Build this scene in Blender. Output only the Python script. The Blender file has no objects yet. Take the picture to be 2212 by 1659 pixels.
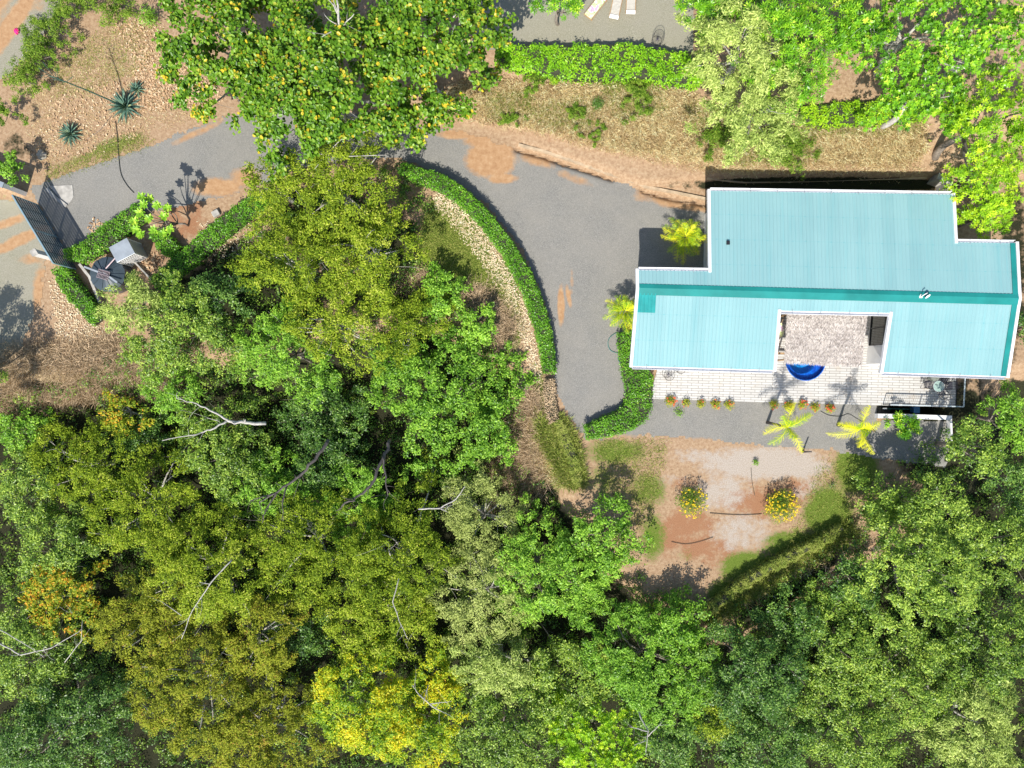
import bpy, bmesh, math, random
import numpy as np
from mathutils import Vector, Matrix
from mathutils.geometry import tessellate_polygon

# ---------------------------------------------------------------- camera, sky, sun, exposure
scn = bpy.context.scene
COL = scn.collection
HC = 46.67                       # camera height above the drive, metres
W0 = 70.0                        # ground width seen
S = W0 / 2212.0                  # metres per reference pixel on the ground
CX, CY = 1106.0, 829.5
cam = bpy.data.cameras.new('camera'); cam.lens = 24.0; cam.sensor_width = 36.0
cam.clip_end = 1000; cam.clip_start = 0.5
co = bpy.data.objects.new('camera', cam); COL.objects.link(co)
co.location = (0, 0, HC); co.rotation_euler = (0, 0, 0); scn.camera = co

EL = math.radians(49); SH = Vector((0.285, 0.958))          # shadows fall this way on the ground
wd = bpy.data.worlds.new('World'); scn.world = wd; wd.use_nodes = True
nt = wd.node_tree; nt.nodes.clear()
sky = nt.nodes.new('ShaderNodeTexSky'); sky.sky_type = 'NISHITA'; sky.sun_disc = False
sky.sun_elevation = EL; sky.sun_rotation = math.atan2(-SH.x, -SH.y) % (2 * math.pi)
bg = nt.nodes.new('ShaderNodeBackground'); bg.inputs[1].default_value = 0.12
wo = nt.nodes.new('ShaderNodeOutputWorld')
nt.links.new(sky.outputs[0], bg.inputs[0]); nt.links.new(bg.outputs[0], wo.inputs[0])
sl = bpy.data.lights.new('sun', 'SUN'); sl.energy = 4.6; sl.angle = math.radians(0.5); sl.color = (1, 0.95, 0.87)
so = bpy.data.objects.new('sun', sl); COL.objects.link(so)
so.rotation_euler = Vector((SH.x * math.cos(EL), SH.y * math.cos(EL), -math.sin(EL))).to_track_quat('-Z', 'Y').to_euler()
scn.view_settings.view_transform = 'Standard'; scn.view_settings.look = 'None'
scn.view_settings.exposure = 0.42; scn.view_settings.gamma = 1.0
scn.render.engine = 'CYCLES'
scn.cycles.max_bounces = 6; scn.cycles.transparent_max_bounces = 8

rng = np.random.default_rng(7)
random.seed(7)

# ---------------------------------------------------------------- terrain height
PLAT = np.array([(-1500, -1500), (3700, -1500), (3700, 720), (2150, 760), (2090, 830), (2060, 960), (1960, 1010), (1900, 1130),
                 (1560, 1330), (1450, 1300), (1330, 1180), (1258, 1050), (1190, 900), (1150, 780), (1040, 700), (900, 640),
                 (640, 700), (330, 760), (180, 760), (-1500, 860)], float)

DRAIN1 = [(1118, 321), (1170, 334), (1215, 350), (1270, 367), (1322, 384)]
DRAIN2 = [(1392, 410), (1440, 424), (1532, 441)]

def poly_in(P, u, v):
    inside = np.zeros(u.shape, bool); n = len(P)
    for i in range(n):
        x1, y1 = P[i]; x2, y2 = P[(i + 1) % n]
        c = ((y1 > v) != (y2 > v)) & (u < (x2 - x1) * (v - y1) / ((y2 - y1) if y2 != y1 else 1e-9) + x1)
        inside ^= c
    return inside

def poly_dist(P, u, v, closed=True):
    d = np.full(u.shape, 1e9); n = len(P)
    for i in range(n if closed else n - 1):
        a = np.array(P[i], float); b = np.array(P[(i + 1) % n], float)
        ab = b - a; L = (ab ** 2).sum() + 1e-9
        t = np.clip(((u - a[0]) * ab[0] + (v - a[1]) * ab[1]) / L, 0, 1)
        d = np.minimum(d, np.hypot(u - a[0] - t * ab[0], v - a[1] - t * ab[1]))
    return d

def ss(a, b, x):
    t = np.clip((x - a) / (b - a), 0, 1); return t * t * (3 - 2 * t)

def T(x, y):
    x = np.asarray(x, float); y = np.asarray(y, float)
    u = CX + x / S; v = CY - y / S
    vb = np.interp(u, [850, 960, 1118, 1215, 1320, 1400, 1530, 2020, 2100], [262, 272, 318, 345, 385, 408, 396, 390, 390])
    vt = np.interp(u, [800, 1100, 1500, 1700, 2000], [120, 150, 195, 235, 255])
    t = ss(0, 1, (vb - 8 - v) / np.maximum(vb - vt, 60))
    lat = ss(820, 1020, u)
    h0 = np.interp(u, [1100, 1200, 1320, 1530, 1540, 2100], [0, 0.25, 0.45, 0.6, 1.1, 1.1]) * ss(0, 10, vb - v)
    z = (t * 1.7 + h0) * lat
    # side fence ground beyond the house on the right
    d = poly_dist(PLAT, u, v) * S
    out = ~poly_in(PLAT, u, v)
    drop = np.where(out, np.minimum(np.maximum(d - 0.9, 0) * 0.8, 3.6), 0.0)
    z = z - drop
    # the pit for the plunge pool
    z = z - 1.2 * (1 - ss(54, 60, np.hypot(u - 1738, v - 779)))
    # the sunk yard under the balcony
    z = z - 1.3 * ss(1895, 1900, u) * (1 - ss(2120, 2200, u)) * ss(872, 876, v) * (1 - ss(892, 896, v)) * (u < 2035)
    dd = np.minimum(poly_dist(DRAIN1, u, v, False), poly_dist(DRAIN2, u, v, False))
    z = z - .42 * np.exp(-(dd / 6.5) ** 2)
    # gentle unevenness away from drive and house
    bump = 0.12 * np.sin(u * 0.021 + 1.3) * np.cos(v * 0.027) + 0.07 * np.sin(u * 0.063 + v * 0.05)
    return z + bump * ss(0.5, 4, d) * out

def G(px, py, z=0.0):
    k = S * (HC - z) / HC
    return ((px - CX) * k, (CY - py) * k)

def Gt(px, py, dz=0.0):
    z = 0.0
    for _ in range(4):
        x, y = G(px, py, z + dz); z = float(T(x, y))
    return x, y, z

def nat(x, y): return x / 1.76627, y / 1.76627
def NG(x, y, z=0.0):
    a, b = nat(x, y); return G(a, b, z)

# ---------------------------------------------------------------- materials
def mat(name): 
    m = bpy.data.materials.new(name); m.use_nodes = True
    return m, m.node_tree, m.node_tree.nodes['Principled BSDF']

def noise(nt, scale, detail=4, rough=0.55, coord=None, dist=0.0):
    n = nt.nodes.new('ShaderNodeTexNoise'); n.inputs['Scale'].default_value = scale
    n.inputs['Detail'].default_value = detail; n.inputs['Roughness'].default_value = rough
    n.inputs['Distortion'].default_value = dist
    if coord is None:
        coord = nt.nodes.new('ShaderNodeNewGeometry').outputs['Position']
    nt.links.new(coord, n.inputs['Vector'])
    return n.outputs['Fac']

def ramp(nt, fac, stops, interp='LINEAR'):
    r = nt.nodes.new('ShaderNodeValToRGB'); r.color_ramp.interpolation = interp
    e = r.color_ramp.elements
    while len(e) < len(stops): e.new(0.5)
    for el, (p, c) in zip(e, stops):
        el.position = p; el.color = (c[0], c[1], c[2], 1) if not isinstance(c, (int, float)) else (c, c, c, 1)
    nt.links.new(fac, r.inputs[0]); return r.outputs[0]

def mix(nt, fac, a, b, mode='MIX'):
    m = nt.nodes.new('ShaderNodeMix'); m.data_type = 'RGBA'; m.blend_type = mode
    for s, val in ((m.inputs[0], fac), (m.inputs[6], a), (m.inputs[7], b)):
        if isinstance(val, (int, float)): s.default_value = val
        elif isinstance(val, tuple): s.default_value = (*val, 1)
        else: nt.links.new(val, s)
    return m.outputs[2]

def math_(nt, op, a, b=0.0, clamp=False):
    m = nt.nodes.new('ShaderNodeMath'); m.operation = op; m.use_clamp = clamp
    for s, val in ((m.inputs[0], a), (m.inputs[1], b)):
        if isinstance(val, (int, float)): s.default_value = val
        else: nt.links.new(val, s)
    return m.outputs[0]

def bump(nt, bs, h, strength=0.3, dist=0.02):
    b = nt.nodes.new('ShaderNodeBump'); b.inputs['Strength'].default_value = strength
    b.inputs['Distance'].default_value = dist
    nt.links.new(h, b.inputs['Height']); nt.links.new(b.outputs[0], bs.inputs['Normal'])

def simple(name, col, rough=0.6, metal=0.0, var=0.25, scale=3.0, spec=0.5):
    m, nt, bs = mat(name)
    n = noise(nt, scale, 5)
    d = tuple(c * (1 - var) for c in col); l = tuple(min(1, c * (1 + var * 0.6)) for c in col)
    nt.links.new(ramp(nt, n, [(0.3, d), (0.7, l)]), bs.inputs['Base Color'])
    bs.inputs['Roughness'].default_value = rough; bs.inputs['Metallic'].default_value = metal
    bs.inputs['Specular IOR Level'].default_value = spec
    bump(nt, bs, noise(nt, scale * 8, 3), 0.15, 0.01)
    return m

def leafmat(name, stops, rough=0.5, trans=0.3, spec=0.35, gain=(1.5, 1.58, .85)):
    spec *= .55
    m, nt, bs = mat(name)
    a = nt.nodes.new('ShaderNodeAttribute'); a.attribute_name = 'tint'
    stops = [(p, tuple(min(.95, v * g) for v, g in zip(c, gain))) for p, c in stops]
    c = ramp(nt, a.outputs['Fac'], stops)
    nt.links.new(c, bs.inputs['Base Color'])
    bs.inputs['Roughness'].default_value = rough; bs.inputs['Specular IOR Level'].default_value = spec
    tr = nt.nodes.new('ShaderNodeBsdfTranslucent')
    nt.links.new(mix(nt, 1.0, c, (1.0, 1.0, 0.45), 'MULTIPLY'), tr.inputs['Color'])
    mx = nt.nodes.new('ShaderNodeMixShader'); mx.inputs[0].default_value = trans
    nt.links.new(bs.outputs[0], mx.inputs[1]); nt.links.new(tr.outputs[0], mx.inputs[2])
    out = [n for n in nt.nodes if n.type == 'OUTPUT_MATERIAL'][0]
    nt.links.new(mx.outputs[0], out.inputs[0])
    return m

M = {}
M['broad'] = leafmat('broad_leaf', [(0, (.03, .08, .01)), (.5, (.09, .19, .022)), (.85, (.18, .28, .04)), (.94, (.27, .32, .08)), (1, (.46, .34, .04))], .35, .3, .6)
M['mango'] = leafmat('mango_leaf', [(0, (.03, .10, .012)), (.5, (.11, .27, .022)), (.9, (.25, .43, .035)), (1, (.45, .52, .10))], .33, .25, .6)
M['lime'] = leafmat('lime_leaf', [(0, (.08, .18, .015)), (.5, (.20, .36, .02)), (1, (.42, .52, .04))], .4, .25, .5)
M['olive'] = leafmat('olive_leaf', [(0, (.045, .085, .012)), (.5, (.165, .225, .028)), (.9, (.31, .36, .05)), (1, (.42, .42, .14))], .55, .3, .2)
M['rust'] = leafmat('rusty_olive_leaf', [(0, (.07, .075, .02)), (.45, (.19, .21, .035)), (.9, (.33, .34, .055)), (1, (.30, .19, .07))], .6, .3, .2)
M['silver'] = leafmat('silver_leaf', [(0, (.08, .13, .04)), (.5, (.25, .31, .12)), (1, (.52, .56, .32))], .5, .25, .35)
M['grey'] = leafmat('grey_leaf', [(0, (.10, .12, .06)), (.5, (.23, .27, .12)), (1, (.42, .44, .26))], .6, .2, .3)
M['bright'] = leafmat('bright_leaf', [(0, (.04, .11, .015)), (.5, (.15, .29, .045)), (1, (.32, .48, .10))], .42, .3, .5)
M['mid'] = leafmat('mid_leaf', [(0, (.03, .07, .015)), (.5, (.13, .215, .045)), (1, (.36, .44, .12))], .4, .25, .6)
M['deep'] = leafmat('deep_leaf', [(0, (.015, .045, .015)), (.5, (.06, .13, .035)), (1, (.19, .29, .09))], .4, .2, .6)
M['gold'] = leafmat('gold_leaf', [(0, (.05, .12, .015)), (.4, (.19, .30, .03)), (.65, (.44, .44, .035)), (.92, (.66, .50, .03)), (1, (.66, .34, .03))], .45, .3, .4)
M['orange'] = leafmat('orange_leaf', [(0, (.05, .10, .015)), (.55, (.20, .26, .035)), (.85, (.40, .36, .05)), (1, (.55, .26, .05))], .5, .3, .3)
M['hedge'] = leafmat('hedge_leaf', [(0, (.035, .10, .015)), (.5, (.09, .22, .025)), (.92, (.17, .34, .04)), (1, (.40, .45, .15))], .35, .2, .6)
M['hedge_lime'] = leafmat('vine_leaf', [(0, (.06, .15, .015)), (.5, (.16, .34, .02)), (.92, (.30, .46, .03)), (1, (.6, .55, .3))], .38, .25, .55)
M['fine'] = leafmat('fine_leaf', [(0, (.03, .07, .01)), (.5, (.10, .17, .028)), (1, (.22, .28, .07))], .6, .2, .2)
M['palm'] = leafmat('palm_leaf', [(0, (.06, .16, .02)), (.5, (.22, .36, .03)), (.8, (.46, .48, .03)), (1, (.75, .55, .04))], .4, .25, .5)
M['palmgold'] = leafmat('golden_palm_leaf', [(0, (.20, .30, .03)), (.4, (.55, .52, .03)), (.85, (.80, .68, .05)), (1, (.70, .38, .16))], .4, .3, .5)
M['agave'] = leafmat('agave_leaf', [(0, (.05, .12, .09)), (.6, (.13, .24, .18)), (1, (.42, .46, .22))], .5, .05, .4, gain=(1,1,1))
M['flower'] = leafmat('flower_petal', [(0, (.85, .6, .02)), (1, (.9, .72, .05))], .5, .2, .2, gain=(1,1,1))
M['ixflower'] = leafmat('ixora_petal', [(0, (.75, .07, .04)), (1, (.85, .25, .12))], .5, .2, .2, gain=(1,1,1))
M['ixora'] = leafmat('ixora_leaf', [(0, (.07, .12, .02)), (.5, (.22, .24, .03)), (.9, (.42, .34, .03)), (1, (.6, .25, .04))], .45, .2, .3)
M['rosette'] = leafmat('rosette_leaf', [(0, (.08, .2, .025)), (.5, (.22, .40, .06)), (1, (.46, .56, .12))], .35, .25, .6)
M['straw'] = leafmat('dry_grass_blade', [(0, (.22, .15, .08)), (.5, (.52, .42, .25)), (1, (.78, .70, .5))], .7, .15, .2, gain=(1.4,1.35,1.2))
M['grass'] = leafmat('green_grass_blade', [(0, (.10, .17, .03)), (.5, (.24, .30, .08)), (1, (.46, .46, .2))], .6, .2, .2, gain=(1.3,1.25,.9))
M['brush'] = leafmat('brush_blade', [(0, (.10, .08, .05)), (.5, (.30, .24, .16)), (1, (.52, .42, .30))], .8, .1, .1, gain=(1.6,1.5,1.4))
M['litter'] = leafmat('litter_leaf', [(0, (.35, .2, .1)), (.5, (.62, .42, .25)), (1, (.8, .68, .48))], .6, .1, .3, gain=(1,1,1))
M['cream'] = leafmat('pale_litter_leaf', [(0, (.45, .32, .18)), (.5, (.78, .64, .42)), (1, (.9, .84, .66))], .6, .1, .3, gain=(1,1,1))
M['thatch'] = leafmat('thatch_straw', [(0, (.30, .26, .24)), (.5, (.56, .51, .48)), (1, (.78, .73, .69))], .8, .1, .1, gain=(1.1,1.1,1.1))
M['bark'] = simple('bark', (.26, .22, .18), .85, 0, .5, 6)
M['palebark'] = simple('pale_bark', (.50, .47, .42), .8, 0, .35, 8)
M['darkbark'] = simple('dark_bark', (.13, .11, .10), .9, 0, .5, 6)
M['core'] = simple('hedge_twigs', (.045, .05, .025), .95, 0, .5, 8)
M['white'] = simple('white_paint', (.80, .79, .77), .5, 0, .08, 1.2)
M['gutter'] = simple('gutter_metal', (.82, .82, .83), .35, 0, .08, 2)
M['capm'] = simple('ridge_metal', (.015, .24, .22), .4, 0, .2, .8)
M['panelm'] = simple('dark_panel', (.02, .30, .29), .4, 0, .2, 1.5)
M['darkmetal'] = simple('dark_metal', (.03, .03, .035), .4, .3, .2, 4)
M['gatem'] = simple('gate_metal', (.055, .095, .125), .35, .3, .25, 2)
M['rail'] = simple('rail_paint', (.55, .62, .64), .4, .1, .1, 2)
M['gaterail'] = simple('gate_edge_paint', (.28, .42, .48), .35, .3, .1, 2)
M['concrete'] = simple('concrete', (.42, .40, .36), .9, 0, .35, 2.5)
M['soilwall'] = simple('mud_stained_concrete', (.50, .38, .25), .95, 0, .35, 2)
M['darkcon'] = simple('dark_concrete', (.10, .095, .075), .95, 0, .5, 1.5)
M['tin'] = simple('grey_sheet', (.52, .56, .58), .35, .5, .2, 1.2)
M['wood'] = simple('timber', (.42, .27, .14), .7, 0, .3, 5)
M['tank'] = simple('tank_plastic', (.055, .075, .09), .28, 0, .2, 2)
M['rackm'] = simple('rack_metal', (.36, .28, .29), .5, .3, .3, 6)
M['hose'] = simple('hose_rubber', (.03, .035, .03), .5)
M['ghose'] = simple('green_hose', (.03, .22, .20), .5)
M['rock'] = simple('rock', (.38, .34, .27), .9, 0, .3, 4)
M['pink'] = simple('pink_plastic', (.85, .02, .22), .5)
M['slatw'] = simple('cream_slats', (.62, .58, .50), .6, 0, .15, 6)
M['strap'] = simple('dark_strap', (.035, .03, .05), .5)
M['bluep'] = simple('blue_plastic', (.08, .26, .52), .4)
M['cushion'] = simple('grey_cushion', (.18, .20, .17), .8, 0, .4, 9)
M['glasswin'], _nt, _b = mat('window_glass')
_b.inputs['Base Color'].default_value = (.03, .035, .03, 1); _b.inputs['Roughness'].default_value = .08
M['glass'], _nt, _b = mat('table_glass')
_b.inputs['Base Color'].default_value = (.45, .62, .55, 1); _b.inputs['Roughness'].default_value = .05; _b.inputs['Alpha'].default_value = .55

def m_towel():
    m, nt, bs = mat('striped_towel')
    n = noise(nt, 2.5, 2)
    nt.links.new(ramp(nt, n, [(.35, (.75, .7, .55)), (.45, (.45, .6, .25)), (.52, (.8, .7, .7)), (.6, (.5, .3, .5)), (.68, (.8, .75, .65))]), bs.inputs['Base Color'])
    bs.inputs['Roughness'].default_value = .9
    return m
M['towel'] = m_towel()

def m_roof():
    m, nt, bs = mat('aqua_sheet_metal')
    tc = nt.nodes.new('ShaderNodeTexCoord'); ob = tc.outputs['Object']
    mp = nt.nodes.new('ShaderNodeMapping'); mp.inputs['Scale'].default_value = (4.0, .22, 1); nt.links.new(ob, mp.inputs[0])
    st = noise(nt, 1.0, 5, .6, mp.outputs[0])
    sx = nt.nodes.new('ShaderNodeSeparateXYZ'); nt.links.new(ob, sx.inputs[0])
    big = noise(nt, .35, 3, .5, ob)
    # streaks are denser to the right end
    right = math_(nt, 'MULTIPLY', math_(nt, 'SUBTRACT', sx.outputs[0], 21.0), .09, True)
    s = ramp(nt, st, [(.50, 0.0), (.72, 1.0)])
    s = math_(nt, 'MULTIPLY', s, math_(nt, 'ADD', .16, right), True)
    base = mix(nt, ramp(nt, big, [(.3, 0.0), (.7, 1.0)]), (.225, .41, .425), (.255, .45, .46))
    c = mix(nt, s, base, (.05, .38, .42))
    # chalky fading, panel to panel
    w = nt.nodes.new('ShaderNodeTexWhiteNoise'); w.noise_dimensions = '1D'
    nt.links.new(math_(nt, 'FLOOR', math_(nt, 'MULTIPLY', sx.outputs[0], 1.18)), w.inputs['W'])
    c = mix(nt, math_(nt, 'MULTIPLY', w.outputs[0], .22), c, (.36, .58, .58))
    # purlin screw rows
    fr = math_(nt, 'FRACT', math_(nt, 'MULTIPLY', sx.outputs[1], .62))
    row = ramp(nt, fr, [(0.0, 1.0), (.035, 1.0), (.05, 0.0)])
    fx = math_(nt, 'FRACT', math_(nt, 'MULTIPLY', sx.outputs[0], 1.25))
    dot = ramp(nt, fx, [(0, 1.0), (.12, 1.0), (.16, .25)])
    c = mix(nt, math_(nt, 'MULTIPLY', math_(nt, 'MULTIPLY', row, dot), .30), c, (.06, .34, .38))
    sp = noise(nt, 9, 2, .5, ob)
    c = mix(nt, math_(nt, 'MULTIPLY', ramp(nt, sp, [(.74, 0.0), (.80, 1.0)]), .55), c, (.05, .25, .28))
    nt.links.new(c, bs.inputs['Base Color']); bs.inputs['Roughness'].default_value = .38
    bs.inputs['Specular IOR Level'].default_value = .5
    return m
M['roof'] = m_roof()

def m_tiles():
    m, nt, bs = mat('white_plank_tiles')
    tc = nt.nodes.new('ShaderNodeTexCoord')
    mp = nt.nodes.new('ShaderNodeMapping'); mp.inputs['Rotation'].default_value = (0, 0, math.radians(1.35)); nt.links.new(tc.outputs['Object'], mp.inputs[0])
    br = nt.nodes.new('ShaderNodeTexBrick'); nt.links.new(mp.outputs[0], br.inputs['Vector'])
    br.inputs['Scale'].default_value = 1; br.inputs['Brick Width'].default_value = .72; br.inputs['Row Height'].default_value = .175
    br.inputs['Mortar Size'].default_value = .014; br.offset = .37; br.squash = 1.0
    br.inputs['Color1'].default_value = (.60, .59, .56, 1); br.inputs['Color2'].default_value = (.52, .505, .475, 1)
    br.inputs['Mortar'].default_value = (.20, .17, .14, 1)
    n = noise(nt, .8, 6, .65)
    c = mix(nt, math_(nt, 'MULTIPLY', ramp(nt, n, [(.56, 0.0), (.78, 1.0)]), .5), br.outputs[0], (.52, .40, .26))
    nt.links.new(c, bs.inputs['Base Color']); bs.inputs['Roughness'].default_value = .5
    return m
M['tiles'] = m_tiles()

def m_gravel(name='gravel', warm=0.0):
    m, nt, bs = mat(name)
    f = noise(nt, 22, 5, .75); g = noise(nt, .5, 5, .6); h = noise(nt, 1.8, 5, .7); v = noise(nt, 60, 2, .6)
    c = ramp(nt, f, [(.28, (.10 + warm, .10 + warm * .85, .092)), (.5, (.215 + warm, .21 + warm * .85, .192)), (.72, (.40 + warm, .385 + warm * .85, .35))])
    c = mix(nt, ramp(nt, v, [(.6, 0.0), (.75, .7)]), c, (.54, .52, .49))
    c = mix(nt, math_(nt, 'MULTIPLY', ramp(nt, g, [(.35, 0.0), (.7, 1.0)]), .35), c, (.33, .305, .26))
    a = nt.nodes.new('ShaderNodeAttribute'); a.attribute_name = 'soil'
    s = math_(nt, 'SUBTRACT', math_(nt, 'ADD', math_(nt, 'MULTIPLY', a.outputs['Fac'], 1.5), math_(nt, 'MULTIPLY', h, 1.0)), .85)
    s = math_(nt, 'MULTIPLY', s, 2.2, True)
    soil = ramp(nt, noise(nt, 3, 6, .7), [(.3, (.34, .19, .095)), (.55, (.44, .27, .145)), (.75, (.50, .35, .21))])
    c = mix(nt, s, c, soil)
    nt.links.new(c, bs.inputs['Base Color']); bs.inputs['Roughness'].default_value = .95
    bs.inputs['Specular IOR Level'].default_value = .15
    bump(nt, bs, f, .5, .03)
    return m
M['gravel'] = m_gravel()
M['gravelwarm'] = m_gravel('terrace_gravel', .06)

def m_ground():
    m, nt, bs = mat('earth')
    z = nt.nodes.new('ShaderNodeAttribute'); z.attribute_name = 'zone'
    sp = nt.nodes.new('ShaderNodeSeparateColor'); nt.links.new(z.outputs['Color'], sp.inputs[0])
    z2 = nt.nodes.new('ShaderNodeAttribute'); z2.attribute_name = 'zoneb'
    sp2 = nt.nodes.new('ShaderNodeSeparateColor'); nt.links.new(z2.outputs['Color'], sp2.inputs[0])
    n1 = noise(nt, 1.3, 9, .82); n2 = noise(nt, 5, 6, .75); n3 = noise(nt, 18, 5, .8); n4 = noise(nt, .9, 8, .75)
    c = ramp(nt, n2, [(.25, (.20, .12, .07)), (.5, (.38, .255, .155)), (.75, (.52, .40, .27))])       # orange soil
    def lay(c, mask, nz, colr, k=3.0, gain=1.3):
        nn = math_(nt, 'MULTIPLY', math_(nt, 'SUBTRACT', nz, .5), 2.2)
        f = math_(nt, 'SUBTRACT', math_(nt, 'ADD', math_(nt, 'MULTIPLY', mask, gain), nn), .62)
        return mix(nt, math_(nt, 'MULTIPLY', f, k, True), c, colr)
    pale = ramp(nt, n3, [(.3, (.22, .17, .13)), (.5, (.42, .36, .30)), (.7, (.62, .56, .50))])
    red = ramp(nt, n3, [(.3, (.20, .095, .05)), (.6, (.38, .20, .11))])
    straw = ramp(nt, n3, [(.3, (.26, .19, .10)), (.5, (.48, .38, .21)), (.72, (.70, .60, .40))])
    green = ramp(nt, n3, [(.3, (.035, .065, .008)), (.5, (.12, .18, .025)), (.72, (.27, .31, .08))])
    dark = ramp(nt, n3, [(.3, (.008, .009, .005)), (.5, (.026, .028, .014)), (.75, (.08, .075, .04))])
    c = lay(c, sp.outputs[2], n4, red)
    c = lay(c, sp2.outputs[0], n1, straw)
    c = lay(c, sp.outputs[1], n1, pale, 2.4, 1.6)
    mixn = mix(nt, .5, n1, n2)
    c = lay(c, sp.outputs[0], mixn, green, 3.0, 1.35)
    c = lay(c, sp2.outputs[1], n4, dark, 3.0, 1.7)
    nt.links.new(c, bs.inputs['Base Color']); bs.inputs['Roughness'].default_value = .95
    bs.inputs['Specular IOR Level'].default_value = .1
    bump(nt, bs, mix(nt, .5, n2, n3), .6, .06)
    return m
M['earth'] = m_ground()

def m_pool():
    m, nt, bs = mat('blue_mosaic')
    v = nt.nodes.new('ShaderNodeTexVoronoi'); v.inputs['Scale'].default_value = 14
    g = nt.nodes.new('ShaderNodeNewGeometry'); nt.links.new(g.outputs['Position'], v.inputs['Vector'])
    nt.links.new(ramp(nt, v.outputs['Color'], [(.2, (.01, .08, .48)), (.8, (.02, .22, .72))]), bs.inputs['Base Color'])
    bs.inputs['Roughness'].default_value = .3
    m2, nt2, b2 = mat('aqua_mosaic')
    n = noise(nt2, 5, 4)
    nt2.links.new(ramp(nt2, n, [(.3, (.01, .30, .68)), (.7, (.03, .48, .82))]), b2.inputs['Base Color'])
    w, ntw, bw = mat('pool_water')
    out = [x for x in ntw.nodes if x.type == 'OUTPUT_MATERIAL'][0]
    tr = ntw.nodes.new('ShaderNodeBsdfTransparent'); tr.inputs[0].default_value = (.55, .82, .95, 1)
    gl = ntw.nodes.new('ShaderNodeBsdfGlossy'); gl.inputs['Roughness'].default_value = .03
    mx = ntw.nodes.new('ShaderNodeMixShader'); mx.inputs[0].default_value = .04
    ntw.links.new(tr.outputs[0], mx.inputs[1]); ntw.links.new(gl.outputs[0], mx.inputs[2]); ntw.links.new(mx.outputs[0], out.inputs[0])
    return m, m2, w
M['mosaic'], M['aqua'], M['water'] = m_pool()

# ---------------------------------------------------------------- object helpers
def tag(o, label=None, cat=None, group=None, kind=None):
    if label: o['label'] = label
    if cat: o['category'] = cat
    if group: o['group'] = group
    if kind: o['kind'] = kind
    return o

def link(o, parent=None):
    """children keep their world-space vertices: only the step off a thing's own root is undone"""
    COL.objects.link(o)
    if parent is not None:
        o.parent = parent
        if parent.parent is None and parent.type == 'EMPTY':
            o.matrix_parent_inverse = Matrix.Translation(parent.location).inverted()
    return o

def empty(name, loc, label, cat, group=None):
    o = bpy.data.objects.new(name, None); COL.objects.link(o); o.location = loc; o.empty_display_size = .2
    return tag(o, label, cat, group)

def raw(name, V, F, m, parent=None, tint=None, smooth=False):
    """V (n,3), F (k,c) equal-sized faces"""
    V = np.ascontiguousarray(V, np.float32); F = np.ascontiguousarray(F, np.int32)
    me = bpy.data.meshes.new(name)
    me.vertices.add(len(V)); me.vertices.foreach_set('co', V.ravel())
    k, c = F.shape
    me.loops.add(k * c); me.loops.foreach_set('vertex_index', F.ravel())
    me.polygons.add(k); me.polygons.foreach_set('loop_start', np.arange(0, k * c, c, dtype=np.int32))
    if smooth: me.polygons.foreach_set('use_smooth', np.ones(k, bool))
    me.update(calc_edges=True)
    if tint is not None:
        a = me.attributes.new('tint', 'FLOAT', 'FACE'); a.data.foreach_set('value', np.clip(tint, 0, 1).astype(np.float32))
    me.materials.append(M[m] if isinstance(m, str) else m)
    o = bpy.data.objects.new(name, me); link(o, parent)
    return o

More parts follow.
